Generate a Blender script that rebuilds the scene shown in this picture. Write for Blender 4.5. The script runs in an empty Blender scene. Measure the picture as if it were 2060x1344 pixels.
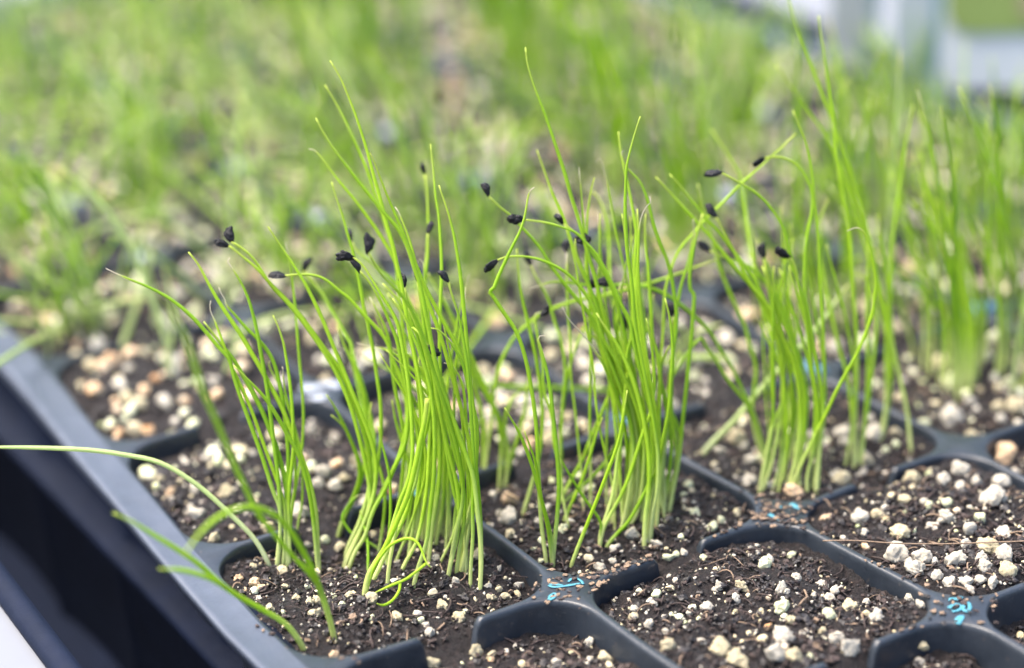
import bpy, math
import numpy as np
from mathutils import Vector

# ------------------------------------------------------------------ camera, light, exposure
U = 0.038                      # pitch of the tray cells in metres
W, H, F = 2060.0, 1344.0, 4500.0
CAM_R = (1.15369707, 0.02630198, -0.55554296)
CAM_C = np.array([-2.93719669, -8.15671223, 4.25883489])
S = bpy.context.scene
C = S.collection
cam = bpy.data.cameras.new('camera')
co = bpy.data.objects.new('camera', cam); C.objects.link(co)
co.location = (CAM_C * U).tolist(); co.rotation_euler = CAM_R
cam.sensor_width = 36.0; cam.lens = F / W * 36.0
cam.clip_start = 0.01; cam.clip_end = 50.0
cam.dof.use_dof = True; cam.dof.focus_distance = 0.321; cam.dof.aperture_fstop = 7.5
cam.dof.aperture_blades = 9
S.camera = co

SUN_EL, SUN_AZ = math.radians(66), math.radians(-50)
world = bpy.data.worlds.new('World'); S.world = world; world.use_nodes = True
wn = world.node_tree.nodes; wl = world.node_tree.links
sky = wn.new('ShaderNodeTexSky'); sky.sky_type = 'NISHITA'; sky.sun_disc = False
sky.sun_elevation = SUN_EL; sky.sun_rotation = SUN_AZ; sky.air_density = 1.0; sky.dust_density = 5.0; sky.ozone_density = 1.0
wl.new(sky.outputs['Color'], wn['Background'].inputs['Color'])
wn['Background'].inputs['Strength'].default_value = 0.15
sun = bpy.data.lights.new('sun', 'SUN'); so = bpy.data.objects.new('sun', sun); C.objects.link(so)
sun.energy = 1.5; sun.angle = math.radians(35); sun.color = (1.0, 0.93, 0.82)
sd = Vector((math.sin(SUN_AZ) * math.cos(SUN_EL), math.cos(SUN_AZ) * math.cos(SUN_EL), math.sin(SUN_EL)))
so.rotation_euler = sd.to_track_quat('Z', 'Y').to_euler()
S.view_settings.view_transform = 'Standard'; S.view_settings.look = 'None'
S.view_settings.gamma = 1.0; S.view_settings.use_curve_mapping = False
S.view_settings.exposure = 2.02
S.cycles.use_denoising = True

rng = np.random.default_rng(11)

# ------------------------------------------------------------------ geometry of the view (pixel of the photograph -> point of the place)
def rot(a, b, c):
    ca, sa, cb, sb, cc, sc = math.cos(a), math.sin(a), math.cos(b), math.sin(b), math.cos(c), math.sin(c)
    return (np.array([[cc, -sc, 0], [sc, cc, 0], [0, 0, 1]]) @ np.array([[cb, 0, sb], [0, 1, 0], [-sb, 0, cb]])
            @ np.array([[1, 0, 0], [0, ca, -sa], [0, sa, ca]]))
R = rot(*CAM_R)
FWD = -R[:, 2]
def ray(px, py): return R @ np.array([(px - W / 2) / F, -(py - H / 2) / F, -1.0])
def on_plane(px, py, z=0.0):
    d = ray(px, py); return CAM_C + d * ((z - CAM_C[2]) / d[2])
def at_depth(px, py, dep): return CAM_C + ray(px, py) * dep
def depth(P): return float((P - CAM_C) @ FWD)
def to_px(P):
    c = (np.asarray(P, float) - CAM_C) @ R
    return W / 2 + F * c[..., 0] / -c[..., 2], H / 2 - F * c[..., 1] / -c[..., 2], -c[..., 2]

JUN = {(0,1):(645,786),(1,1):(870,978),(2,1):(1140,1182),(1,2):(1262,857),(2,2):(1575,1030),(3,2):(1930,1218),
       (1,3):(1641,748),(2,3):(1930,890),(1,4):(1983,626),(-1,1):(480,628),(0,2):(1005,680),(0,3):(1400,585)}
JP = np.array([[k[1], -k[0]] for k in JUN], float)
JD = np.array([on_plane(*v)[:2] for v in JUN.values()]) - JP
def warp(xy):                   # the moulded sheet is a little bent: how far each point is off the regular grid
    xy = np.asarray(xy, float)
    d2 = ((xy[..., None, :] - JP) ** 2).sum(-1)
    w = np.exp(-d2 / (2 * 0.45 ** 2))
    o = xy + (w[..., None] * JD).sum(-2) / (w.sum(-1)[..., None] + 0.1)
    o[..., 0] += np.clip(.045 * (np.clip(xy[..., 1], -4, 2) + .6) - .035, -.08, .08) * np.clip(1 - xy[..., 0] / .6, 0, 1)   # the long side bows
    return o
def unwarp(xy):
    xy = np.asarray(xy, float); g = 2 * xy - warp(xy); return g + xy - warp(g)

# ------------------------------------------------------------------ noise
def _h(i, j, k, s):
    n = (i * 374761393 + j * 668265263 + k * 2147483647 + s * 974634777) & 0xFFFFFFFF
    n = ((n ^ (n >> 13)) * 1274126177) & 0xFFFFFFFF
    return ((n ^ (n >> 16)) & 0xFFFF) / 65535.0
def noise(x, y, z=0.0, seed=0):
    x, y, z = np.broadcast_arrays(np.asarray(x, float), y, z)
    i, j, k = np.floor(x).astype(np.int64), np.floor(y).astype(np.int64), np.floor(z).astype(np.int64)
    fx, fy, fz = x - i, y - j, z - k
    fx, fy, fz = (t * t * (3 - 2 * t) for t in (fx, fy, fz))
    r = 0
    for a in (0, 1):
        for b in (0, 1):
            for c in (0, 1):
                r = r + _h(i + a, j + b, k + c, seed) * (fx if a else 1 - fx) * (fy if b else 1 - fy) * (fz if c else 1 - fz)
    return r * 2 - 1

LEVEL = {(0,-3):-.115,(1,-3):-.065,(2,-3):-.02,(0,-2):-.075,(1,-2):-.05,(2,-2):-.055,(3,-2):-.05,(0,-1):-.06,(1,-1):-.05,(0,0):-.035,
         (0,-4):-.1,(1,-4):-.14,(2,-4):-.16,(3,-3):-.1,(3,-4):-.1}
def level(cx, cy):
    return LEVEL.get((int(cx), int(cy)), -.035 - .02 * _h(int(cx) + 50, int(cy) + 50, 3, 9))
def blend_level(gx, gy):
    out = 0
    def ax(g, lo, hi):
        b = np.round(g); t = np.clip((g - b) / .16 + .5, 0, 1); t = t * t * (3 - 2 * t)
        return np.clip(b - 1, lo, hi), np.clip(b, lo, hi), t
    x0, x1, tx = ax(gx, 0, 5); y0, y1, ty = ax(gy, -5, 6)
    for X, wx in ((x0, 1 - tx), (x1, tx)):
        for Y, wy in ((y0, 1 - ty), (y1, ty)):
            lv = np.zeros(gx.shape)
            for a in np.unique(X):
                for b in np.unique(Y):
                    m = (X == a) & (Y == b)
                    if m.any(): lv[m] = level(a, b)
            out = out + lv * wx * wy
    return out
def soil_z(x, y, fine=True):
    x = np.asarray(x, float); y = np.asarray(y, float)
    g = unwarp(np.stack([x, y], -1)); gx, gy = g[..., 0], g[..., 1]
    cx, cy = np.clip(np.floor(gx), 0, 5), np.clip(np.floor(gy), -5, 6)
    lv = blend_level(gx, gy)
    z = lv + .035 * noise(x * 3.1, y * 3.1, 0, 1) + .016 * noise(x * 8, y * 8, 0, 2)
    ex = np.minimum(gx - cx, 1 - (gx - cx)); ey = np.minimum(gy - cy, 1 - (gy - cy))
    z = z - .02 * np.clip(1 - np.minimum(ex, ey) / .15, 0, 1)
    if fine:
        z = z + .011 * noise(x * 22, y * 22, 0, 3) + .010 * np.abs(noise(x * 45, y * 45, 0, 4)) + .006 * noise(x * 95, y * 95, 0, 5)
    return z
def sz(x, y): return float(soil_z(np.array([x]), np.array([y]), False)[0])
def on_soil(px, py):
    z = -.1
    for _ in range(4):
        P = on_plane(px, py, z); z = sz(P[0], P[1])
    return on_plane(px, py, z)

# ------------------------------------------------------------------ mesh helpers
def mesh_of(name, V, Fc, mat=None, smooth=True, attr=None):
    me = bpy.data.meshes.new(name)
    V = np.asarray(V, np.float64) * U
    if isinstance(Fc, np.ndarray):
        n, k = Fc.shape
        me.vertices.add(len(V)); me.vertices.foreach_set('co', V.ravel())
        me.loops.add(n * k); me.loops.foreach_set('vertex_index', Fc.ravel().astype(np.int32))
        me.polygons.add(n); me.polygons.foreach_set('loop_start', np.arange(0, n * k, k, dtype=np.int32))
        me.polygons.foreach_set('loop_total', np.full(n, k, np.int32))
        me.update(calc_edges=True)
    else:
        me.from_pydata(V.tolist(), [], Fc)
    me.polygons.foreach_set('use_smooth', np.full(len(me.polygons), smooth))
    if attr is not None:
        for an, av in attr.items():
            a = me.attributes.new(an, 'FLOAT', 'POINT'); a.data.foreach_set('value', np.asarray(av, np.float32))
    if mat: me.materials.append(mat)
    me.update(); return me
def link(name, me, parent=None, loc=None):
    o = bpy.data.objects.new(name, me); C.objects.link(o)
    if parent is not None: o.parent = parent
    if loc is not None: o.location = [float(v) * U for v in loc]
    return o
def tag(o, label=None, cat=None, group=None, kind=None):
    for k, v in (('label', label), ('category', cat), ('group', group), ('kind', kind)):
        if v: o[k] = v
    return o
class Merge:
    def __init__(s): s.V, s.F, s.n, s.A = [], [], 0, {}
    def add(s, V, Fc, attr=None):
        s.V.append(V); s.F.append(Fc + s.n); s.n += len(V)
        for k, v in (attr or {}).items(): s.A.setdefault(k, []).append(v)
    def mesh(s, name, mat, smooth=True):
        return mesh_of(name, np.concatenate(s.V), np.concatenate(s.F), mat, smooth, {k: np.concatenate(v) for k, v in s.A.items()})
def ico(sub):
    t = (1 + 5 ** .5) / 2
    v = [(-1,t,0),(1,t,0),(-1,-t,0),(1,-t,0),(0,-1,t),(0,1,t),(0,-1,-t),(0,1,-t),(t,0,-1),(t,0,1),(-t,0,-1),(-t,0,1)]
    v = [np.array(p) / np.linalg.norm(p) for p in v]
    f = [(0,11,5),(0,5,1),(0,1,7),(0,7,10),(0,10,11),(1,5,9),(5,11,4),(11,10,2),(10,7,6),(7,1,8),(3,9,4),(3,4,2),(3,2,6),(3,6,8),(3,8,9),(4,9,5),(2,4,11),(6,2,10),(8,6,7),(9,8,1)]
    for _ in range(sub):
        c, nf = {}, []
        def mid(a, b):
            k = (min(a, b), max(a, b))
            if k not in c:
                p = v[a] + v[b]; v.append(p / np.linalg.norm(p)); c[k] = len(v) - 1
            return c[k]
        for a, b, d in f:
            x, y, z = mid(a, b), mid(b, d), mid(d, a)
            nf += [(a, x, z), (b, y, x), (d, z, y), (x, y, z)]
        f = nf
    return np.array(v), np.array(f, np.int64)
ICO = {k: ico(k) for k in (1, 2, 3)}
def rand_rot():
    q = rng.normal(size=4); q /= np.linalg.norm(q); w, x, y, z = q
    return np.array([[1-2*(y*y+z*z), 2*(x*y-z*w), 2*(x*z+y*w)], [2*(x*y+z*w), 1-2*(x*x+z*z), 2*(y*z-x*w)], [2*(x*z-y*w), 2*(y*z+x*w), 1-2*(x*x+y*y)]])
def chunk(sub, planes=9, rough=.12, stretch=(1, .85, .7)):
    """an angular crumb: a ball cut by random planes, then roughened"""
    v, f = ICO[sub]; r = np.ones(len(v))
    for _ in range(planes):
        n = rng.normal(size=3); n /= np.linalg.norm(n); h = rng.uniform(.62, .95)
        d = v @ n; m = d > 1e-3; rr = np.full(len(v), 9.); rr[m] = h / d[m]; r = np.minimum(r, rr)
    s = int(rng.integers(1e6))
    r = r * (1 + rough * noise(v[:, 0] * 2 + 7, v[:, 1] * 2, v[:, 2] * 2, s) + rough * .6 * noise(v[:, 0] * 5, v[:, 1] * 5, v[:, 2] * 5, s + 1))
    if sub == 3: r = r * (1 - .12 * np.clip(noise(v[:, 0] * 7, v[:, 1] * 7, v[:, 2] * 7, s + 2) - .35, 0, 1) * 3)
    return (v * r[:, None]) * np.array(stretch) @ rand_rot().T, f

def smooth_path(P, n, it=3):
    P = np.asarray(P, float)
    for _ in range(it):
        Q = P[:-1] * .75 + P[1:] * .25; Rr = P[:-1] * .25 + P[1:] * .75
        P = np.concatenate([P[:1], np.stack([Q, Rr], 1).reshape(-1, P.shape[1]), P[-1:]])
    d = np.concatenate([[0], np.cumsum(np.linalg.norm(np.diff(P[:, :3], axis=0), axis=1))])
    t = np.linspace(0, d[-1], n)
    return np.stack([np.interp(t, d, P[:, k]) for k in range(P.shape[1])], 1), d[-1]
def tube(P, rad, k=8, flat=1.0):
    P = np.asarray(P, float); n = len(P)
    T = np.gradient(P, axis=0); T /= np.linalg.norm(T, axis=1)[:, None] + 1e-12
    a = np.array([.3, .9, .1]); N = a - T[0] * (a @ T[0]); N /= np.linalg.norm(N)
    Ns = [N]
    for i in range(1, n):
        N = Ns[-1] - T[i] * (Ns[-1] @ T[i]); N /= np.linalg.norm(N) + 1e-12; Ns.append(N)
    Ns = np.array(Ns); B = np.cross(T, Ns)
    th = np.linspace(0, 2 * np.pi, k, endpoint=False)
    V = P[:, None] + rad[:, None, None] * (np.cos(th)[None, :, None] * Ns[:, None] + flat * np.sin(th)[None, :, None] * B[:, None])
    V = V.reshape(-1, 3)
    i = np.arange(n - 1)[:, None] * k; j = np.arange(k)[None]; jn = (j + 1) % k
    Fc = np.stack([i + j, i + jn, i + k + jn, i + k + j], -1).reshape(-1, 4)
    V = np.concatenate([V, P[:1], P[-1:]]); b, e = n * k, n * k + 1; j = np.arange(k); jn = (j + 1) % k
    cap = np.concatenate([np.stack([np.full(k, b), jn, j, j], 1), np.stack([np.full(k, e), (n - 1) * k + j, (n - 1) * k + jn, (n - 1) * k + jn], 1)])
    return V, Fc, cap

# ------------------------------------------------------------------ materials
def mat(name):
    m = bpy.data.materials.new(name); m.use_nodes = True
    nt = m.node_tree; b = nt.nodes['Principled BSDF']
    return m, nt, b
def N(nt, typ, **kw):
    n = nt.nodes.new(typ)
    for k, v in kw.items():
        if hasattr(n, k): setattr(n, k, v)
        else: n.inputs[k.replace('_', ' ')].default_value = v
    return n
def ramp(nt, fac, stops):
    r = nt.nodes.new('ShaderNodeValToRGB'); e = r.color_ramp.elements
    while len(e) < len(stops): e.new(.5)
    for q, (p, c) in zip(e, stops): q.position = p; q.color = (*c, 1) if len(c) == 3 else c
    nt.links.new(fac, r.inputs['Fac']); return r.outputs['Color']
def tex(nt, scale, detail=3, rough=.6, space='Object'):
    tc = nt.nodes.new('ShaderNodeTexCoord'); n = nt.nodes.new('ShaderNodeTexNoise')
    n.inputs['Scale'].default_value = scale; n.inputs['Detail'].default_value = detail; n.inputs['Roughness'].default_value = rough
    nt.links.new(tc.outputs[space], n.inputs['Vector']); return n.outputs['Fac']
def bump(nt, b, h, strength, dist):
    n = nt.nodes.new('ShaderNodeBump'); n.inputs['Strength'].default_value = strength; n.inputs['Distance'].default_value = dist
    nt.links.new(h, n.inputs['Height']); nt.links.new(n.outputs['Normal'], b.inputs['Normal'])

def plastic(name, c0, c1, r0, r1, dust=.5):
    m, nt, b = mat(name)
    nt.links.new(ramp(nt, tex(nt, 120, 5), [(.3, c0), (.7, c1)]), b.inputs['Base Color'])
    nt.links.new(ramp(nt, tex(nt, 300, 5, .7), [(.3, (r0,) * 3), (.72, (r1,) * 3)]), b.inputs['Roughness'])
    bump(nt, b, tex(nt, 1500, 4), .25, .0002)
    b.inputs['Specular IOR Level'].default_value = .5
    return m
def dusty(m, thr=.60):
    nt = m.node_tree; b = nt.nodes['Principled BSDF']; src = b.inputs['Base Color'].links[0].from_socket
    f = ramp(nt, tex(nt, 700, 8, .8), [(thr, (0, 0, 0)), (thr + .10, (.75,) * 3)])
    mx = N(nt, 'ShaderNodeMix', data_type='RGBA'); nt.links.new(f, mx.inputs[0]); nt.links.new(src, mx.inputs[6]); mx.inputs[7].default_value = (.15, .115, .09, 1)
    nt.links.new(mx.outputs[2], b.inputs['Base Color'])
M_TRAY = plastic('black_plastic', (.010, .014, .020), (.022, .028, .037), .30, .48)
dusty(M_TRAY)
M_RIM = plastic('skylit_black_plastic', (.040, .049, .068), (.062, .074, .100), .34, .5); dusty(M_RIM, .68)  # paler copy of the tray plastic, sky reflection painted into its base colour
M_CARRIER = plastic('navy_black_plastic', (.003, .006, .016), (.005, .009, .024), .6, .75)
M_CARRIER.node_tree.nodes['Principled BSDF'].inputs['Specular IOR Level'].default_value = .12
def make_soil():
    m, nt, b = mat('soil')
    col = ramp(nt, tex(nt, 900, 6, .7), [(.3, (.006, .0045, .0045)), (.5, (.011, .008, .008)), (.68, (.026, .017, .015)), (.82, (.06, .038, .03))])
    nt.links.new(col, b.inputs['Base Color'])
    nt.links.new(ramp(nt, tex(nt, 1400, 3), [(.35, (.32,) * 3), (.6, (.8,) * 3)]), b.inputs['Roughness'])
    bump(nt, b, tex(nt, 2600, 5, .75), 1.0, .0006)
    b.inputs['Specular IOR Level'].default_value = .35
    return m
M_SOIL = make_soil()
def flatmat(name, c, r=.7, var=.3, sc=1500):
    m, nt, b = mat(name)
    nt.links.new(ramp(nt, tex(nt, sc, 3), [(.3, tuple(v * (1 - var) for v in c)), (.7, tuple(min(1, v * (1 + var)) for v in c))]), b.inputs['Base Color'])
    b.inputs['Roughness'].default_value = r; bump(nt, b, tex(nt, sc * 2, 3), .5, .0003); return m
M_CRUMB = [flatmat('crumb_black', (.013, .0095, .009), .5, .6), flatmat('crumb_brown', (.036, .022, .018), .7, .5), flatmat('crumb_tan', (.19, .13, .085), .8)]
def perl(name, ca, cb, cc, p=(.35, .55, .72)):
    m, nt, b = mat(name)
    nt.links.new(ramp(nt, tex(nt, 420, 4, .65), [(p[0], ca), (p[1], cb), (p[2], cc)]), b.inputs['Base Color'])
    b.inputs['Roughness'].default_value = .85; bump(nt, b, tex(nt, 2200, 4, .7), .7, .0004)
    b.inputs['Subsurface Weight'].default_value = .15; b.inputs['Subsurface Radius'].default_value = (.0006, .0005, .0003); b.inputs['Subsurface Scale'].default_value = .5
    return m
M_PERL = {'w': perl('perlite_white', (.56, .515, .43), (.48, .435, .345), (.32, .27, .19)),
          'c': perl('perlite_cream', (.58, .51, .35), (.50, .43, .26), (.30, .22, .11)),
          'g': perl('perlite_green', (.66, .64, .46), (.55, .58, .32), (.26, .36, .08), (.42, .58, .72)),
          'o': perl('perlite_orange', (.72, .62, .46), (.62, .42, .24), (.42, .19, .06), (.35, .53, .66))}
def leafmat(name, green, deep, pale):
    m, nt, b = mat(name)
    at = N(nt, 'ShaderNodeAttribute', attribute_name='along')
    at2 = N(nt, 'ShaderNodeAttribute', attribute_name='hue')
    mixg = N(nt, 'ShaderNodeMix', data_type='RGBA'); nt.links.new(at2.outputs['Fac'], mixg.inputs[0])
    mixg.inputs[6].default_value = (*green, 1); mixg.inputs[7].default_value = (*deep, 1)
    # pale at the foot, white and dry at a withered tip (along = 0 foot ... 1 tip, 2 withered)
    foot = ramp(nt, at.outputs['Fac'], [(0.0, (1, 1, 1)), (.04, (.8,) * 3), (.30, (0, 0, 0))])
    mx = N(nt, 'ShaderNodeMix', data_type='RGBA'); nt.links.new(foot, mx.inputs[0]); nt.links.new(mixg.outputs[2], mx.inputs[6]); mx.inputs[7].default_value = (*pale, 1)
    dry = N(nt, 'ShaderNodeMath', operation='SUBTRACT', use_clamp=True); nt.links.new(at.outputs['Fac'], dry.inputs[0]); dry.inputs[1].default_value = 1.0
    my = N(nt, 'ShaderNodeMix', data_type='RGBA'); nt.links.new(dry.outputs[0], my.inputs[0]); nt.links.new(mx.outputs[2], my.inputs[6]); my.inputs[7].default_value = (.62, .55, .44, 1)
    var = N(nt, 'ShaderNodeMix', data_type='RGBA', blend_type='MULTIPLY'); var.inputs[0].default_value = 1
    nt.links.new(my.outputs[2], var.inputs[6]); nt.links.new(ramp(nt, tex(nt, 260, 3), [(.3, (.82, .84, .8)), (.7, (1, 1, 1))]), var.inputs[7])
    tipc = ramp(nt, at.outputs['Fac'], [(0.86, (0, 0, 0)), (.98, (.7,) * 3)])
    mt = N(nt, 'ShaderNodeMix', data_type='RGBA'); nt.links.new(tipc, mt.inputs[0]); nt.links.new(mixg.outputs[2], mt.inputs[6]); mt.inputs[7].default_value = (.52, .56, .12, 1)
    nt.links.new(mt.outputs[2], mx.inputs[6])
    bump(nt, b, tex(nt, 2500, 3), .35, .0003)
    c = var.outputs[2]
    nt.links.new(c, b.inputs['Base Color']); nt.links.new(ramp(nt, tex(nt, 500, 3), [(.35, (.34,) * 3), (.65, (.62,) * 3)]), b.inputs['Roughness']); b.inputs['Specular IOR Level'].default_value = .35
    tr = nt.nodes.new('ShaderNodeBsdfTranslucent'); nt.links.new(c, tr.inputs['Color'])
    ms = nt.nodes.new('ShaderNodeMixShader'); ms.inputs[0].default_value = .45
    out = nt.nodes['Material Output']
    nt.links.new(b.outputs[0], ms.inputs[1]); nt.links.new(tr.outputs[0], ms.inputs[2]); nt.links.new(ms.outputs[0], out.inputs['Surface'])
    return m
M_LEAF = leafmat('seedling_green', (.42, .62, .03), (.22, .42, .015), (.76, .76, .38))
M_PALE = leafmat('seedling_pale', (.56, .66, .28), (.42, .56, .16), (.60, .62, .40))
def seedmat():
    m, nt, b = mat('seed_coat_black')
    nt.links.new(ramp(nt, tex(nt, 1500, 3), [(.3, (.0015, .0015, .002)), (.75, (.008, .007, .009))]), b.inputs['Base Color'])
    b.inputs['Roughness'].default_value = .4; b.inputs['Specular IOR Level'].default_value = .3; bump(nt, b, tex(nt, 1500, 4), .9, .0005); return m
M_SEED = seedmat()
def plain(name, c, r=.5):
    m, nt, b = mat(name); b.inputs['Roughness'].default_value = r
    nt.links.new(ramp(nt, tex(nt, 60, 4), [(.3, tuple(v * .92 for v in c)), (.7, c)]), b.inputs['Base Color']); return m
M_INK = plain('ink_cyan', (.05, .21, .27), .6); M_INKW = plain('ink_white', (.30, .33, .38), .6); M_INKB = plain('ink_blue', (.045, .12, .19), .6)
M_BENCH = plain('bench_grey', (.15, .16, .18), .6)

# ------------------------------------------------------------------ the bench
def ring_line(u):
    rr = .45 + max(0, -u); xs, ys, xe, ye = 0 + u, -5 + u, 6 - u, 7 - u
    out = []
    for cxx, cyy, a0 in ((xe - rr, ye - rr, 0), (xs + rr, ye - rr, 90), (xs + rr, ys + rr, 180), (xe - rr, ys + rr, 270)):
        for a in np.linspace(0, 90, 10): out.append((cxx + rr * math.cos(math.radians(a0 + a)), cyy + rr * math.sin(math.radians(a0 + a))))
    out = np.array(out); out[:, 0] += np.where(out[:, 0] < 0, .028 * (out[:, 1] + 1), 0)
    return out
BZ = -.17
inner = ring_line(-.735); cc = inner.mean(0); dirs = (inner - cc); outer = cc + dirs * 14
deep = inner.copy()
V = np.concatenate([np.column_stack([outer, np.full(40, BZ)]), np.column_stack([inner, np.full(40, BZ)]), np.column_stack([inner, np.full(40, -1.6)])])
i = np.arange(2)[:, None] * 40; j = np.arange(40)[None]; jn = (j + 1) % 40
Fb = np.stack([i + j, i + jn, i + 40 + jn, i + 40 + j], -1).reshape(-1, 4)
tag(link('bench_top', mesh_of('bench_top', V, Fb, M_BENCH, False)), kind='structure', label='pale grey potting bench the trays are set into')

# ------------------------------------------------------------------ the tray
X0, X1, Y0, Y1 = 0, 6, -5, 7
def build_tray():
    hw, r = .019, .195
    def contour(res):
        L = 1 - 2 * hw; s = L / 2 - r
        ns, na = (34, 14) if res else (12, 7)
        pts, bnd = [], []
        for q in range(4):
            a0 = q * math.pi / 2
            ca, sa = round(math.cos(a0)), round(math.sin(a0))
            def rt(p): return (p[0] * ca - p[1] * sa, p[0] * sa + p[1] * ca)
            for t in np.linspace(-s, s, ns, endpoint=False):           # along the +x side, going up
                pts.append((*rt((L / 2, t)), *rt((1., 0.)))); bnd.append(rt((.5, t)))
            for t in np.linspace(0, 1, na, endpoint=False):
                a = t * math.pi / 2
                p = (s + r * math.cos(a), s + r * math.sin(a)); nn = (math.cos(a), math.sin(a))
                b = (.5, s + (.5 - s) * t * 2) if t <= .5 else (s + (.5 - s) * (2 - 2 * t), .5)
                pts.append((*rt(p), *rt(nn))); bnd.append(rt(b))
        return np.array(pts), np.array(bnd)
    def notch(x, y, on_y):
        d = np.abs(x); return np.where(on_y, -.15 * (1 - np.clip((d - .075) / .035, 0, 1) ** 2 * (3 - 2 * np.clip((d - .075) / .035, 0, 1))), 0)
    Vs, Fs, n = [], [], 0
    for cx in range(X0, X1):
        for cy in range(Y0, Y1):
            near = cx <= 3 and cy <= 0
            P, B = contour(True) if near else contour(False)
            k = len(P); c = np.array([cx + .5, cy + .5])
            on_y = (np.abs(B[:, 1]) > .49) & (np.abs(B[:, 0]) < .3)
            if cy == Y0: on_y &= B[:, 1] > 0
            if cy == Y1 - 1: on_y &= B[:, 1] < 0
            nz = notch(B[:, 0], 0, on_y)
            rings = [np.column_stack([B, nz])]
            for off, dz in ((.012, 0), (.006, -.003), (.002, -.010), (-.001, -.026), (-.006, -.09), (-.014, -.2), (-.05, -.42), (-.1, -.7)):
                q = P[:, :2] + P[:, 2:] * off
                z = np.minimum(nz + dz, dz) if dz > -.15 else np.full(k, dz)
                rings.append(np.column_stack([q, np.minimum(z, nz + dz) if dz > -.15 else np.minimum(z, nz - .02)]))
            V = np.concatenate(rings); V[:, 0] += c[0]; V[:, 1] += c[1]
            i = np.arange(len(rings) - 1)[:, None] * k; j = np.arange(k)[None]; jn = (j + 1) % k
            Fs.append(np.stack([i + j, i + jn, i + k + jn, i + k + j], -1).reshape(-1, 4)[:, ::-1] + n)
            Vs.append(V); n += len(V)
    V = np.concatenate(Vs); V[:, :2] = warp(V[:, :2])
    V[:, 2] += .006 * noise(V[:, 0] * 2, V[:, 1] * 2, 0, 77)
    me = mesh_of('cell_tray', V, np.concatenate(Fs), M_TRAY)
    return link('cell_tray', me)
tray = build_tray()
tag(tray, 'black plastic multi-cell seedling tray filled with dark soil and white perlite', 'seed tray')
def sweep_rim(side, under=False):
    """profile of the flange and skirt swept along a side of the tray"""
    prof = [(0, 0), (-.05, .000), (-.10, .001), (-.118, .005), (-.135, .006), (-.144, .002), (-.149, -.008), (-.151, -.045), (-.146, -.047), (-.138, -.02)] if not under else \
           [(-.139, -.02), (-.10, -.02), (.01, -.03), (.02, -.06), (.035, -.42), (.02, -.45), (-.03, -.47), (-.045, -.485), (-.045, -.51), (-.03, -.53), (.03, -1.3)]
    if side in 'we': s = np.linspace(Y0, Y1, 241)
    else: s = np.linspace(X0, X1, 121)
    Vs = []
    for u, z in prof:
        zz = np.full(len(s), z); uu = np.full(len(s), u)
        if z < -.05: uu = uu + .05 * np.abs(np.sin(math.pi * s)) ** .5 * (0 if -.6 < z < -.43 else 1) * (1 if z > -.43 else 1) - .02
        if side == 'w': q = np.column_stack([X0 + uu, s, zz])
        elif side == 'e': q = np.column_stack([X1 - uu, s, zz])
        elif side == 's': q = np.column_stack([s, Y0 + uu, zz])
        else: q = np.column_stack([s, Y1 - uu, zz])
        # mitre the ends
        if side in 'we': q[0, 1] = Y0 + min(u, 0); q[-1, 1] = Y1 - min(u, 0)
        else: q[0, 0] = X0 + min(u, 0); q[-1, 0] = X1 - min(u, 0)
        Vs.append(q)
    V = np.concatenate(Vs); m = len(s)
    w = warp(V[:, :2]); base = np.clip(1 + 4 * V[:, 2], 0, 1)[:, None]
    V[:, :2] = V[:, :2] * (1 - base) + w * base
    i = np.arange(len(prof) - 1)[:, None] * m; j = np.arange(m - 1)[None]
    Fc = np.stack([i + j, i + j + 1, i + m + j + 1, i + m + j], -1).reshape(-1, 4)
    if side in 'es': Fc = Fc[:, ::-1]
    V[:, 2] += .006 * noise(V[:, 0] * 2, V[:, 1] * 2, 0, 77)
    return V, Fc
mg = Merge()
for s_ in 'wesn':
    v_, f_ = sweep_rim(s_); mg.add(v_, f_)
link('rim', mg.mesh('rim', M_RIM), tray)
mg = Merge()
for s_ in 'wesn':
    v_, f_ = sweep_rim(s_, True); mg.add(v_, f_)
link('skirt', mg.mesh('skirt', M_CARRIER), tray)

# ink on the junctions of the tray
def ink(name, px_lines, m, w=.0085, label=None, z=.003):
    g = Merge()
    for ln in px_lines:
        P = np.array([on_plane(x, y, z) for x, y in ln]); P, _ = smooth_path(P, max(6, len(P) * 4), 2)
        zz = P[:, 2].copy() + .006 * noise(P[:, 0] * 2, P[:, 1] * 2, 0, 77)
        rad = w * (1 + .35 * noise(P[:, 0] * 60, P[:, 1] * 60, 0, 5))
        v, f, c = tube(P, rad, 6); v[:, 2] = np.mean(zz) + (v[:, 2] - z) * .22
        g.add(v, np.concatenate([f, c]))
    o = link(name, g.mesh(name, m), tray)
    if label: o['label'] = label
    return o
def z2(l, ox, oy, s): return [(ox + a / s, oy + b / s) for a, b in l]
ink('ink_mark', [z2([(1370, 890), (1395, 902), (1455, 896), (1545, 880)], 600, 850, 2.72), z2([(1372, 886), (1400, 884), (1450, 890)], 600, 850, 2.72), z2([(1478, 872), (1490, 858), (1520, 850), (1552, 868), (1560, 885)], 600, 850, 2.72),
                 z2([(1370, 970), (1382, 940), (1412, 930), (1405, 955), (1375, 972)], 600, 850, 2.72)], M_INK, .006, 'thin cyan handwritten strokes on the front junction')
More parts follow.
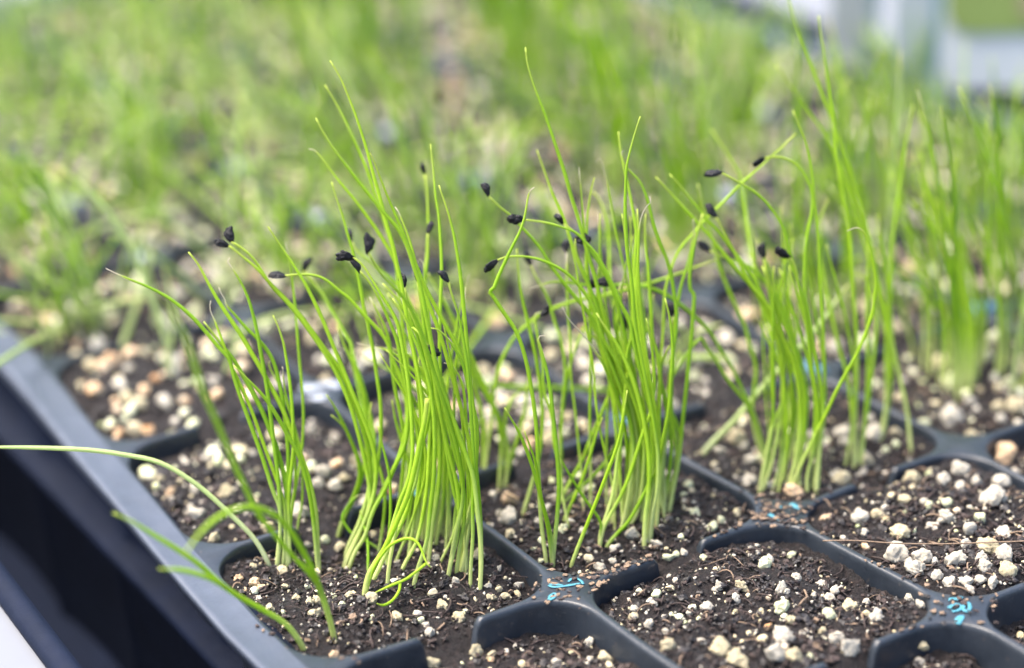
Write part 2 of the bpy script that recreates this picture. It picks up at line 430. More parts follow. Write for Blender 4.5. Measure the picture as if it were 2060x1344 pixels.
ink('ink_mark', [z2([(1800, 885), (1795, 862), (1775, 868), (1765, 890), (1775, 905), (1795, 900), (1800, 885)], 1200, 850, 2.395), z2([(1705, 855), (1712, 838), (1722, 852), (1735, 838), (1740, 852), (1758, 834)], 1200, 850, 2.395),
                 z2([(1700, 890), (1715, 872), (1745, 868), (1765, 885), (1745, 900), (1715, 905)], 1200, 850, 2.395), z2([(1735, 950), (1750, 930), (1768, 925), (1755, 950), (1740, 965)], 1200, 850, 2.395)], M_INK, .009, 'cyan handwritten number on the lower right junction')
ink('ink_mark', [[(1548, 1033), (1560, 1040), (1570, 1044)], [(1592, 1012), (1602, 1018), (1610, 1022)], [(1560, 1022), (1572, 1018)]], M_INK, .014, 'cyan ink specks under litter on the second junction')
ink('ink_mark', [[(822, 990), (845, 993), (868, 990)], [(826, 997), (850, 998)]], M_INK, .014, 'cyan ink stroke behind the big central clump')
ink('ink_mark', [[(612, 778), (628, 788), (645, 776)], [(652, 778), (668, 772), (682, 782)], [(630, 800), (642, 806), (652, 796)], [(618, 790), (632, 780)]], M_INKW, .024, 'blotchy white ink on the left back junction')
ink('ink_mark', [[(1244, 838), (1250, 850)], [(1256, 846), (1268, 856)]], M_INKB, .03, 'blue ink blot behind the right-of-centre clump')
ink('ink_mark', [[(1622, 728), (1630, 745)], [(1640, 738), (1650, 750)]], M_INKB, .04, 'blue ink blot behind the third clump')
ink('ink_mark', [[(1965, 612), (1972, 632)], [(1980, 614), (1996, 622)]], M_INKB, .055, 'blue ink blot on the far right junction')
for (a, b) in ((2, 2), (1, 2), (3, 2), (2, 3), (4, 1), (1, 3), (3, 3), (5, 2), (2, 4)):
    q = to_px(np.array([a, b, 0.]))
    ink('ink_mark', [[(q[0] - 12, q[1] - 3), (q[0] + 4, q[1] + 5), (q[0] + 10, q[1] - 5)]], M_INKW if (a, b) != (3, 2) else M_INKB, .04)

# the outer carrier tray below it
def carrier():
    g = Merge()
    prof = [(-.728, -1.3), (-.73, -.19), (-.775, -.165), (-.778, -.14), (-.76, -.115), (-.72, -.10), (-.685, -.112), (-.672, -.15), (-.65, -.34), (-.42, -1.28), (-.3, -1.3)]
    ring = ring_line
    rings = [np.column_stack([ring(u), np.full(40, z)]) for u, z in prof]
    V = np.concatenate(rings)
    k = 40; i = np.arange(len(prof) - 1)[:, None] * k; j = np.arange(k)[None]; jn = (j + 1) % k
    Fc = np.stack([i + j, i + jn, i + k + jn, i + k + j], -1).reshape(-1, 4)
    body = link('carrier_tray', mesh_of('carrier_tray', V, Fc, M_CARRIER))
    fl = V[-k:]; me = mesh_of('floor_panel', fl + np.array([0, 0, -.002]), [list(range(k))], M_CARRIER, False)
    link('floor_panel', me, body)
    return body
tag(carrier(), 'dark carrier tray with a raised curved lip, under the cell tray', 'tray')

# ------------------------------------------------------------------ potting soil
def build_soil():
    Vs, Fs, n = [], [], 0
    for cx in range(X0, X1):
        for cy in range(Y0, Y1):
            pxy = to_px(np.array([cx + .5, cy + .5, 0.]))
            d = pxy[2]
            if cy < -4 : m = 10
            elif d < 9.6 and cx <= 3 and cy <= -1: m = 120
            elif d < 11.5: m = 60
            else: m = 30
            t = np.linspace(0, 1, m + 1); gx, gy = np.meshgrid(cx + t, cy + t)
            xy = warp(np.stack([gx, gy], -1).reshape(-1, 2))
            e = 1e-4
            g = np.stack([gx, gy], -1).reshape(-1, 2)
            z = soil_z_cell(xy, g, cx, cy)
            Vs.append(np.column_stack([xy, z]))
            i = np.arange(m)[:, None] * (m + 1); j = np.arange(m)[None]
            Fs.append(np.stack([i + j, i + j + 1, i + m + 2 + j, i + m + 1 + j], -1).reshape(-1, 4) + n); n += (m + 1) ** 2
    o = link('potting_soil', mesh_of('potting_soil', np.concatenate(Vs), np.concatenate(Fs), M_SOIL))
    return tag(o, 'dark moist potting soil filling the tray cells', 'soil', kind='stuff')
def soil_z_cell(xy, g, cx, cy):
    x, y = xy[:, 0], xy[:, 1]
    z = blend_level(g[:, 0], g[:, 1]) + .035 * noise(x * 3.1, y * 3.1, 0, 1) + .016 * noise(x * 8, y * 8, 0, 2)
    ex = np.minimum(g[:, 0] - cx, cx + 1 - g[:, 0]); ey = np.minimum(g[:, 1] - cy, cy + 1 - g[:, 1])
    z = z - .02 * np.clip(1 - np.minimum(ex, ey) / .15, 0, 1)
    return z + .011 * noise(x * 22, y * 22, 0, 3) + .010 * np.abs(noise(x * 45, y * 45, 0, 4)) + .006 * noise(x * 95, y * 95, 0, 5)
build_soil()

def in_cell(x, y, marg=.06):
    g = unwarp(np.array([x, y])); fx, fy = g[0] % 1, g[1] % 1
    a, b = abs(fx - .5), abs(fy - .5)
    if a > .5 - marg or b > .5 - marg: return False
    q = max(a - .2, 0), max(b - .2, 0)
    return math.hypot(*q) < .30 - marg * .5
# crumbs and fibres of peat
protos = [chunk(1, 5, .55, (1, rng.uniform(.5, .9), rng.uniform(.45, .8))) for _ in range(40)]
def scatter_crumbs():
    gs = [Merge(), Merge(), Merge()]
    cnt = 0
    for cx in range(0, 5):
        for cy in range(-4, 2):
            near = cx <= 3 and cy <= -2
            for _ in range(1700 if near else 400):
                x, y = cx + rng.random(), cy + rng.random()
                w = warp(np.array([x, y]))
                if not in_cell(w[0], w[1], .045): continue
                q = to_px(np.array([w[0], w[1], -.1]))
                if not (-60 < q[0] < W + 60 and -60 < q[1] < H + 90): continue
                r = rng.choice([.005, .008, .012, .019], p=[.4, .35, .2, .05]) * rng.uniform(.8, 1.3) * (1 if near else 1.6)
                v, f = protos[rng.integers(40)]
                v = v @ rand_rot().T * r * np.array([1, 1, .75]) + np.array([w[0], w[1], 0]); v[:, 2] += sz(w[0], w[1]) + .006 + r * .35
                gs[0 if rng.random() < .66 else (1 if rng.random() < .95 else 2)].add(v, f); cnt += 1
    # litter lying on the dividers
    spots = [((1575, 1030), .15, 190), ((1262, 1140), .11, 80), ((1930, 1218), .22, 110), ((1150, 1178), .12, 60), ((1480, 1060), .12, 90), ((1700, 1270), .12, 80), ((1800, 1150), .16, 80), ((560, 1270), .1, 60), ((1240, 860), .15, 40), ((700, 1330), .1, 30), ((1250, 1140), .08, 70)]
    for (px, py), sp, k in spots:
        c = on_plane(px, py, 0)
        for _ in range(k):
            x, y = c[0] + rng.normal() * sp, c[1] + rng.normal() * sp * .6
            if in_cell(x, y, .02): continue
            g_ = unwarp(np.array([x, y]))
            if abs((g_[0] % 1) - .5) < .12 and min(g_[1] % 1, 1 - g_[1] % 1) < .07: continue
            r = rng.uniform(.004, .012); v, f = protos[rng.integers(40)]
            v = v @ rand_rot().T * r * np.array([1.3, 1.3, .6]) + np.array([x, y, r * .3])
            gs[0 if rng.random() < .25 else (1 if rng.random() < .35 else 2)].add(v, f)
    for g, nm, m, lb in ((gs[0], 'soil_crumbs', M_CRUMB[0], 'black crumbs of peat scattered over the soil'), (gs[1], 'soil_crumbs', M_CRUMB[1], 'brown crumbs of peat scattered over the soil'), (gs[2], 'tan_crumbs', M_CRUMB[2], 'tan bits of litter on the soil and the dividers')):
        tag(link(nm, g.mesh(nm, m, False)), lb, 'soil crumbs', kind='stuff')
scatter_crumbs()
def scatter_fibres():
    gs = [Merge(), Merge()]
    for cx in range(0, 4):
        for cy in range(-4, 0):
            for _ in range(300 if cy <= -2 else 60):
                w = warp(np.array([cx + rng.random(), cy + rng.random()]))
                if not in_cell(w[0], w[1], .07): continue
                L = rng.uniform(.02, .12); a = rng.uniform(0, 6.28); k = 6; b = rng.normal() * 1.2
                t = np.linspace(0, 1, k); ang = a + b * t
                P = np.zeros((k, 3)); P[:, 0] = w[0] + np.cumsum(np.cos(ang)) * L / k; P[:, 1] = w[1] + np.cumsum(np.sin(ang)) * L / k
                P[:, 2] = soil_z(P[:, 0], P[:, 1], False) + .012 + .02 * rng.random() * np.sin(t * 3.1)
                v, f, c = tube(P, np.full(k, rng.uniform(.0015, .0045)), 4)
                gs[0 if rng.random() < .8 else 1].add(v, np.concatenate([f, c]))
    tag(link('peat_fibres', gs[0].mesh('peat_fibres', M_CRUMB[1])), 'dark brown root and bark fibres on the soil', 'soil fibres', kind='stuff')
    tag(link('straw_fibres', gs[1].mesh('straw_fibres', M_CRUMB[2])), 'thin tan straw-like fibres on the soil', 'soil fibres', kind='stuff')
scatter_fibres()
P_ = np.array([on_plane(x, y, .03) for x, y in ((1655, 1088), (1720, 1096), (1800, 1103), (1900, 1104), (2000, 1100), (2090, 1097))]); P_[1:, 2] += .02
P_, _ = smooth_path(P_, 30); v_, f_, c_ = tube(P_, np.full(30, .0028), 5)
tag(link('fibre_thread', mesh_of('fibre_thread', v_, np.concatenate([f_, c_]), M_CRUMB[2])), 'thin pale thread stretched over the perlite at the right edge', 'thread')

# ------------------------------------------------------------------ perlite
_u = 'first second third fourth fifth sixth seventh eighth ninth'.split()
ORD = ['', *[w + ' ' for w in _u[1:]], *[w + ' ' for w in 'tenth eleventh twelfth thirteenth fourteenth fifteenth sixteenth seventeenth eighteenth nineteenth'.split()]]
for t_, q_ in (('twentieth', 'twenty'), ('thirtieth', 'thirty'), ('fortieth', 'forty'), ('fiftieth', 'fifty')): ORD += [t_ + ' '] + [q_ + '-' + w + ' ' for w in _u]
CELL_NAME = {(0,-3): 'sunken bottom-centre cell', (1,-3): 'bare front cell', (2,-3): 'right-hand perlite-rich cell', (3,-3): 'far right front cell', (0,-2): 'cell of the big central clump',
             (1,-2): 'cell of the right-of-centre clump', (2,-2): 'cell of the third clump', (3,-2): 'cell of the blurred right clump', (0,-1): 'dark cell by the left rim', (0,0): 'gravelly cell by the left rim',
             (1,-1): 'cell behind the central clump', (2,-1): 'cell behind the third clump', (1,-4): 'lowest cell at the bottom edge', (0,-4): 'bottom left cell', (2,-4): 'bottom right corner cell'}
COLN = {'w': 'white', 'c': 'cream', 'g': 'green-tinged', 'o': 'orange-stained'}
PROTO = {}
def perl_mesh(i, col):
    if (i, col) not in PROTO:
        st = np.random.get_state
        v, f = PSH[i]; PROTO[(i, col)] = mesh_of('perlite_grain', v, f, M_PERL[col])
    return PROTO[(i, col)]
PSH = [chunk(3, int(rng.integers(5, 12)), rng.uniform(.14, .30), (1.05, rng.uniform(.7, 1), rng.uniform(.6, .92))) for _ in range(14)]
PSL = [chunk(2, 8, .16) for _ in range(14)]
TR = """476,1122,18o 482,1164,22o 513,1173,27o 527,1182,17o 493,1186,12o 568,1148,27c 511,1140,18c 573,1180,16c 595,1203,20c 544,1225,24c 518,1205,18w 570,1232,14g 625,1210,22c 632,1232,26c 673,1199,16g
507,1247,14o 535,1263,17o 577,1258,20o 625,1269,10w 654,1273,13w 684,1286,9w 673,1318,24o 619,1098,20w 654,1087,26g 684,1100,32c 456,991,36c 423,986,18w 415,923,24w 345,990,26o 323,964,20c 345,1003,14w
495,1037,13w 504,1039,12w 651,949,38w 640,973,26w 676,975,32w 625,1067,11w 673,883,26w 625,865,24w 705,1197,26c 747,1203,30c 890,1218,27c 688,1216,16g 637,1208,24c 640,1234,28c 747,1243,18g 800,1240,28c
782,1276,13w 846,1247,18g 857,1258,17w 865,1273,27w 923,1243,30c 936,1232,16g 1004,1186,17c 1015,1199,25c 1045,1177,23w 1041,1196,21c 988,1203,22c 1004,1144,18w 879,1124,22w 890,1094,17c 916,1170,24w
962,1115,34c 912,1078,28c 982,1181,18w 957,1308,34c 988,1317,22c 1019,1311,18w 868,1334,36c 1120,1332,28w 1218,1324,38c 1184,1328,24w 1188,1291,24w 1210,1286,14w 1037,1300,14w 1076,1282,10w 1151,1251,24w
1162,1236,16c 1151,1229,14c 1276,1240,22w 1276,1225,19w 1247,1177,14g 1026,1004,44o 1023,1042,48w 1004,1034,18w 1082,1048,22w 1111,1002,24w 1026,1074,24c 1184,1105,14w 1199,1113,14w 1205,1140,32w 1238,1104,26w
1273,1074,34w 1133,1063,24g 1173,1070,22w 1089,1129,16g 1302,1086,26w 1322,1096,28w 1345,1044,20w 1330,1060,16w 1450,1046,22g 1430,1062,30g 1397,1032,24g 1377,997,20g 1385,975,24g 1347,1121,30g 1360,1115,20g
1375,1110,22w 1417,1122,20g 1490,1065,10w 1245,910,36g 1188,985,30g 1230,992,26c 1538,1134,36g 1592,1117,20g 1601,1163,25w 1572,1184,30w 1582,1192,20w 1446,1178,26w 1438,1186,14w 1492,1180,32c 1348,1161,15w
1315,1215,19w 1275,1226,21w 1275,1242,23c 1306,1255,25w 1340,1272,20w 1421,1220,29w 1388,1234,18w 1413,1290,21w 1344,1299,36c 1450,1305,52c 1484,1328,48c 1576,1284,46w 1559,1313,56w 1599,1319,36c 1530,1234,25c
1590,1247,25c 1570,1222,38g 1668,1238,34g 1707,1222,40c 1668,1203,30w 1655,1176,26w 1743,1212,24w 1762,1242,34w 1618,1274,22w 1655,1270,24c 1709,1303,48w 1684,1284,42w 1638,1197,15w 1851,1217,25w 1830,1205,24w
1818,1307,18w 1855,1299,28c 1850,1330,26w 1730,1040,38w 1739,1073,28w 1810,1071,46c 1764,1034,26c 1659,1042,24o 1876,1061,30w 1801,1111,54w 1855,1121,42w 1841,1142,44w 1827,1132,28w 1943,1096,28w 1922,1128,48w
1985,1100,50c 2022,1113,46w 1976,1125,38w 2018,1071,34w 1997,1000,58w 2012,1004,30w 1905,1038,40w 1895,1046,24w 1951,1063,36w 1930,948,42w 1835,963,40c 1897,965,38w 1930,981,30w 1964,969,38w 2010,969,46w
1858,1009,20w 1868,1019,26g 1822,1006,34c 1901,1013,30g 1972,1042,30g 1885,1159,32w 1910,1171,28w 1943,1169,34w 1972,1167,26w 1997,1171,30w 2027,1148,46c 1981,1138,34w 1951,1186,24w 1480,883,46c 1497,900,24w
1509,927,36w 1509,965,32w 1500,972,22w 1597,986,42o 1446,908,30w 1693,963,40c 1680,955,26w 1743,925,38c 1693,875,40w 1700,892,34w 1758,871,46w 1805,871,30c 1748,845,26w 1735,950,20w 1620,905,22w 2050,1330,30c
800,1130,14w 740,1225,9w 600,1160,9w 1100,1260,9w 1240,1205,12w 1480,1230,12c 1520,1270,12w 1600,1220,11w 1400,1150,8w 1440,1240,9w 1650,1130,10c 1560,1230,10w 1630,1320,16g"""
CELL_COUNT = {}
labels_used = {}
def perl_label(P, r, col):
    g = unwarp(P[:2]); c = (int(math.floor(g[0])), int(math.floor(g[1]))); fx, fy = g[0] - c[0], g[1] - c[1]
    size = 'tiny' if r < .017 else 'small' if r < .026 else 'medium' if r < .036 else 'large' if r < .048 else 'very large'
    # seen from the camera: the right corner is +x, the left -x, near is -y
    wx = 'R' if fx > .67 else 'L' if fx < .33 else 'M'
    wy = 'back' if fy > .66 else 'front' if fy < .33 else 'centre'
    pos = {'Rback': 'rear right', 'Lback': 'rear left', 'Mback': 'rear', 'Rfront': 'front right', 'Lfront': 'front left', 'Mfront': 'front', 'Rcentre': 'right side', 'Lcentre': 'left side', 'Mcentre': 'middle'}[wx + wy]
    return '%s %s perlite grain, %s of %s' % (size, COLN[col], pos, CELL_NAME.get(c, 'blurred cell behind the clumps'))
def put_perlite(P, r, col):
    o = link('perlite_grain', perl_mesh(int(rng.integers(14)), col), None, P)
    o.scale = (r, r, r); o.rotation_euler = rng.uniform(0, 6.28, 3).tolist()
    lb = perl_label(P, r, col)
    tag(o, lb, 'perlite grain', 'perlite grains on the soil'); labels_used.setdefault(lb, []).append(o)
n_ind = 0; placed = []
for tkn in TR.split():
    a, b, c = tkn.split(','); a, b, r_, col = float(a), float(b), float(c[:-1]), c[-1]
    P = on_soil(a, b + r_ * .2); r = r_ * .49 * depth(P) / F
    P = P + np.array([0, 0, r * .42]); put_perlite(P, r, col); n_ind += 1; placed.append((P[0], P[1], r))
# more grains: the nearest ones as single things, the rest as one mass
extra = []
RICH = {(0,0): 1.7, (1,-1): 1.6, (2,-3): 1.3, (1,-2): 1.3, (0,-2): .9, (0,-3): .9, (1,-3): 1.1, (2,-2): 1.2, (0,-1): 1.0}
for cx in range(0, 6):
    for cy in range(-4, 7):
        k = int(120 * RICH.get((cx, cy), 1.0 + .5 * _h(cx, cy, 1, 4)))
        for _ in range(k):
            w = warp(np.array([cx + rng.random(), cy + rng.random()]))
            if not in_cell(w[0], w[1], .07): continue
            r = float(np.clip(rng.lognormal(-3.95, .6), .008, .06))
            if cy <= -2 and cx <= 2: r = min(r * .55, .022)
            elif cy >= -1: r = min(r * 1.25, .045)
            if any((w[0] - q[0]) ** 2 + (w[1] - q[1]) ** 2 < (.8 * (r + q[2])) ** 2 for q in placed): continue
            P = np.array([w[0], w[1], sz(w[0], w[1]) + r * .4]); q = to_px(P)
            if not (-40 < q[0] < W + 40 and -40 < q[1] < H + 60): continue
            placed.append((w[0], w[1], r))
            col = rng.choice(['w', 'c', 'g', 'o'], p=[.32, .34, .27, .07]) if not (cx == 0 and cy >= 0) else rng.choice(['w', 'c', 'g', 'o'], p=[.18, .34, .25, .23])
            extra.append((F * r / q[2], P, r, str(col)))
extra.sort(key=lambda e: -e[0] * (2.0 if e[1][1] < -.6 else 1))
for e in extra[:300 - n_ind]: put_perlite(e[1], e[2], e[3])
for lb, lst in labels_used.items():
    if len(lst) > 1:
        lst.sort(key=lambda o: to_px(np.array(o.location) / U)[0])
        for i, o in enumerate(lst): o['label'] = lb + (', %sfrom left' % ORD[i] if i else ', leftmost')
gm = {k: Merge() for k in 'wcgo'}
for e in extra[300 - n_ind:]:
    v, f = PSL[rng.integers(14)]
    gm[e[3]].add(v @ rand_rot().T * e[2] + e[1], f)
for k in range(3600):   # dust-sized bits
    w = warp(np.array([rng.uniform(0, 4), rng.uniform(-4, 0)]))
    if not in_cell(w[0], w[1], .05): continue
    r = rng.uniform(.003, .0085); v, f = protos[rng.integers(40)]
    gm['w' if rng.random() < .7 else 'c'].add(v @ rand_rot().T * r + np.array([w[0], w[1], sz(w[0], w[1]) + .012]), f)
root = None
for k in 'wcgo':
    o = link('perlite_gravel', gm[k].mesh('perlite_gravel', M_PERL[k]))
    tag(o, 'loose small %s perlite grains strewn over the blurred cells' % COLN[k], 'perlite', kind='stuff')

# ------------------------------------------------------------------ seedlings
def blade(PP, w0=.5, hue=.3, curl=False, thin=False, k=8, n=None, tipw=None, white=0.0):
    """tube of a seedling blade through PP (grid units); w0 radius at the foot in mm"""
    Q, L = smooth_path(PP, n or int(np.clip(len(PP) * 5, 16, 64)))
    m = len(Q); t = np.linspace(0, 1, m)
    r0 = w0 * .66 / 38.0
    rad = r0 * (1.0 - .10 * t) * np.where(t > .72, 1 - .62 * ((t - .72) / .28) ** 1.4, 1)
    if tipw: rad = np.maximum(rad, tipw / 38.0)
    along = t.copy() * .98
    if white > 0:
        s = np.clip((t - (1 - white)) / (white * .35), 0, 1); along = along + s * 1.0; rad = rad * (1 - .45 * s)
    V, f, c = tube(Q, rad, k)
    al = np.concatenate([np.repeat(along, k), [along[0], along[-1]]])
    return V, np.concatenate([f, c]), {'along': al, 'hue': np.full(len(V), hue)}
def seed_mesh(center, axis, s=1.0):
    v, f = ICO[3]; a = axis / np.linalg.norm(axis)
    sd = int(rng.integers(1e6))
    p = v * (1 + .20 * noise(v[:, 0] * 2.5, v[:, 1] * 2.5, v[:, 2] * 2.5, sd) + .10 * noise(v[:, 0] * 6, v[:, 1] * 7, v[:, 2] * 7, sd + 1))[:, None]
    x = p[:, 0]; taper = 1 - .34 * x - .12 * x * x
    p = p * np.array([rng.uniform(1.25, 1.6), rng.uniform(.55, .78), rng.uniform(.38, .5)])
    p *= (1 - .16 * np.clip(np.sin(v[:, 1] * 9 + sd % 7) * noise(v[:, 0] * 3, v[:, 1] * 3, 5., sd + 3), 0, 1))[:, None]; p[:, 1] += .22 * rng.normal() * x * x; p[:, 1] *= taper; p[:, 2] *= taper
    p[:, 2] += .10 * np.abs(p[:, 1]) ; p[:, 1] *= (1 + .12 * np.sign(p[:, 2]))
    # x axis of the seed points to where the stalk enters
    u = np.cross(a, FWD); u /= np.linalg.norm(u) + 1e-9; th = rng.uniform(-1.0, 1.0)
    w = np.cross(a, u); u2 = u * math.cos(th) + w * math.sin(th); w2 = np.cross(a, u2)
    Rm = np.stack([a, u2, w2], 1)
    return (p * (s / 38.0)) @ Rm.T + center, f

TRACED = []
def T(clump, pts, **kw): TRACED.append((clump, pts, kw))
# thin left clump
L_ = 'left thin clump'; C_ = 'big central clump'; D_ = 'sparse middle clump'; E_ = 'dense middle-right clump'; F_ = 'third clump'; B_ = 'small soft clump behind'; G_ = 'tall blurred right group'
T(L_, [(544,1140),(515,1085),(470,1041),(412,986),(353,945),(309,925),(257,916),(202,907),(129,902),(0,899),(-70,902)], w=.56, hue=.0, pale=1, lb='long arching seedling bending over the rim to the left edge')
T(L_, [(614,1310),(592,1273),(570,1250),(526,1225),(478,1199),(441,1173),(404,1137),(360,1107),(312,1078),(265,1048),(228,1032)], w=.62, hue=.0, lean=-20, lb='low forked seedling leaning left over the rim', leaf=[(455,1184),(441,1173),(412,1159),(368,1146),(320,1144)])
T(L_, [(673,1286),(662,1240),(640,1173),(625,1137),(596,1085),(573,1052),(551,1034),(515,1019),(478,1021),(434,1041),(397,1078),(371,1115)], w=.62, hue=.15, lean=-34, lb='front seedling forked low, one blade curling down over the rim',
  leaf=[(645,1190),(632,1162),(588,1118),(551,1074),(515,1030),(493,979),(471,935),(449,879),(428,830),(407,787),(395,745),(377,690),(360,650),(340,617),(327,595)], leaflean=-46)
T(L_, [(556,1142),(562,1090),(566,1040),(560,1010),(550,992),(530,925),(507,862),(485,802),(470,757),(462,720),(445,705),(412,665),(385,635),(355,610),(325,590),(287,572),(255,560),(227,547),(213,540)], hue=.7, white=.05)
T(L_, [(642,1153),(639,1100),(636,1036),(630,1000),(620,957),(605,915),(587,870),(570,825),(550,787),(525,742),(500,700),(487,677),(462,640),(440,607),(420,572),(400,532),(379,507)], w=.55, hue=.2)
T(L_, [(558,1142),(563,1090),(565,1036),(560,962),(552,900),(546,850),(540,800),(532,750),(525,712),(519,675),(511,640),(500,600),(482,562),(462,532),(456,524),(462,518)], hue=.8, white=.05)
T(L_, [(577,1142),(577,1090),(576,1036),(577,987),(581,925),(577,875),(571,820),(562,770),(552,730),(537,702),(512,675),(495,660),(470,630),(455,615),(452,600),(444,590),(440,578)], hue=.8, white=.07)
T(L_, [(568,1142),(573,1090),(574,1036),(570,1007),(552,952),(535,907),(517,855),(497,802),(475,757),(460,725),(455,707),(445,680),(432,645),(421,622),(424,605)], w=.42, hue=.1, white=.08)
T(L_, [(580,1142),(581,1080),(579,1025),(575,970),(562,917),(545,870),(527,825),(507,787),(487,752),(470,722),(437,682),(420,660),(410,647)], w=.55, hue=.9)
T(L_, [(640,1152),(634,1080),(628,1020),(616,960),(600,910),(582,882),(565,850),(542,812),(520,785),(487,752),(470,735)], w=.5, hue=.6)
T(L_, [(582,1142),(583,1080),(581,1036),(581,982),(587,937),(591,900),(590,860),(587,807),(581,750),(572,700),(572,695),(560,657),(549,634)], w=.42, hue=.3)
# big central clump
def sd(x, y, s=1.0): return dict(seed=(x, y), ss=s)
T(C_, [(694,1122),(702,1095),(720,1060),(732,1025),(745,980),(745,925),(732,870),(715,817),(695,765),(675,730),(662,715),(630,670),(600,630),(570,597),(545,572),(520,542),(487,515),(460,494)], w=.56, hue=.15, **sd(441, 488))
T(C_, [(690,1140),(705,1105),(735,1050),(747,1000),(735,930),(718,860),(700,800),(672,740),(640,690),(605,640),(575,605),(545,575),(530,550),(512,522),(492,502),(465,486)], w=.5, hue=.3, **sd(461, 473, .9))
T(C_, [(692,1142),(722,1075),(750,1010),(757,960),(757,925),(747,887),(730,840),(710,792),(690,742),(675,707),(665,682),(650,645),(635,612),(615,572),(595,540),(580,517),(560,487),(539,456)], hue=.2)
T(C_, [(690,1140),(705,1112),(735,1047),(757,1010),(785,957),(800,925),(812,887),(820,850),(817,790),(807,757),(790,725),(780,687),(760,662),(750,652),(727,627),(705,602),(682,585),(657,562),(630,552),(600,552),(572,555)], hue=.35, **sd(558, 554, .95))
T(C_, [(700,1130),(725,1070),(742,1020),(752,937),(755,887),(747,845),(737,800),(725,760),(712,725),(705,685),(702,687),(685,655),(667,625),(650,592),(630,567),(610,545)], hue=.7, lean=18, **sd(613, 537))
T(C_, [(842,1080),(852,1025),(857,950),(865,875),(870,825),(865,762),(850,712),(840,675),(830,662),(820,625),(812,590),(807,565),(800,540),(790,515),(775,490),(760,465),(740,437),(720,410),(695,380),(672,352),(657,330),(637,305),(629,300),(621,300)], w=.45, hue=.1, white=.015)
T(C_, [(965,1192),(969,1125),(966,1075),(960,1025),(955,975),(950,950),(932,900),(912,845),(895,800),(880,750),(865,675),(860,650),(852,612),(846,575),(840,557),(832,535),(825,510),(815,485),(800,457),(780,437),(762,415),(750,400),(725,370),(700,337),(675,305),(655,275),(635,237)], w=.5, hue=.4)
T(C_, [(814,1080),(807,1050),(812,1012),(817,962),(827,875),(825,800),(820,725),(812,675),(807,625),(802,575),(797,530),(790,500),(780,467),(770,432),(755,392),(742,350),(732,325),(715,285),(695,245),(675,205),(654,171)], w=.45, hue=.3)
T(C_, [(779,1182),(782,1137),(792,1087),(800,1037),(820,1000),(835,980),(846,910),(852,850),(848,790),(835,720),(820,650),(812,600),(807,565),(800,540),(790,490),(777,450),(765,400),(752,355),(742,315),(730,275),(715,230),(700,192),(685,155),(664,122)], w=.45, hue=.0)
T(C_, [(925,1147),(927,1100),(935,1062),(945,1025),(955,987),(960,900),(960,850),(947,800),(937,750),(922,700),(900,662),(880,625),(862,590),(850,567),(840,540),(825,505),(812,470),(797,435),(780,397),(762,350),(757,335),(744,307)], w=.45, hue=.2)
T(C_, [(695,1122),(710,1087),(725,1055),(740,1005),(757,950),(765,900),(767,850),(765,800),(757,750),(750,700),(742,662),(740,650),(730,612),(725,575),(717,540),(710,505),(700,475),(690,435),(677,400),(667,366)], w=.45, hue=.4)
T(C_, [(870,1082),(885,1000),(885,930),(885,860),(880,780),(860,700),(840,645),(820,595),(797,570),(780,555),(760,540),(740,522),(717,505),(707,487)], hue=.6, lean=8, **sd(705, 463, .9))
T(C_, [(732,1199),(750,1137),(775,1107),(790,1055),(807,1000),(820,975),(830,925),(830,875),(825,800),(817,737),(805,675),(800,650),(785,620),(765,590),(745,557),(730,532),(710,517)], hue=.3, **sd(689, 514))
T(C_, [(700,1147),(715,1107),(735,1080),(750,1025),(775,987),(795,937),(815,900),(822,850),(822,800),(812,750),(800,687),(790,662),(775,627),(760,595),(740,562),(723,545)], hue=.5, **sd(714, 527, .9))
T(C_, [(902,1157),(915,1080),(935,1000),(925,920),(905,850),(870,740),(840,650),(825,620),(807,590),(775,562),(760,540),(747,520),(741,508)], hue=.6, lean=-12, **sd(742, 492, 1.15))
T(C_, [(858,1112),(860,1040),(872,930),(868,850),(862,760),(840,675),(825,637),(820,612),(814,578)], hue=.6, **sd(810, 563, .9))
T(C_, [(938,1152),(935,1060),(918,1010),(905,950),(895,880),(880,800),(862,720),(852,650),(845,600),(840,566)], hue=.5, **sd(839, 551, .8))
T(C_, [(860,1092),(872,1020),(872,950),(870,880),(868,800),(862,720),(855,650),(852,600),(856,550),(860,500),(862,450),(860,400),(855,350)], w=.42, hue=.1, lean=12, **sd(851, 338, .8))
T(C_, [(872,1087),(878,1020),(885,960),(882,890),(875,810),(865,730),(856,660),(850,600),(852,566),(859,540),(862,505),(861,469)], w=.55, hue=.7, **sd(865, 458, .75))
T(C_, [(946,1184),(947,1137),(952,1075),(950,1025),(955,950),(950,875),(947,825),(942,750),(935,700),(930,670),(922,630),(910,597),(902,567)], w=.42, hue=.7, **sd(891, 553, .95))
T(C_, [(850,1092),(855,1000),(850,900),(845,800),(835,720),(822,670),(826,655),(842,668),(852,685),(863,698)], w=.5, hue=.2, lean=-14, **sd(872, 706, .8))
T(C_, [(697,1132),(715,1085),(738,1030),(750,970),(745,910),(735,850),(722,790),(712,740),(700,705)], w=.45, hue=.8, lean=16, **sd(692, 689))
T(C_, [(940,1147),(938,1100),(930,1050),(915,980),(900,900),(890,820),(885,740),(884,686),(885,637),(887,587),(889,537),(886,475),(882,425),(877,405),(872,342),(866,290)], w=.42, hue=.4, lean=10)
T(C_, [(966,1177),(967,1125),(965,1062),(957,1020),(955,986),(957,875),(952,825),(945,762),(940,700),(937,662),(932,612),(927,557),(920,510),(912,465),(900,422),(887,385),(883,372)], w=.48, hue=.4)
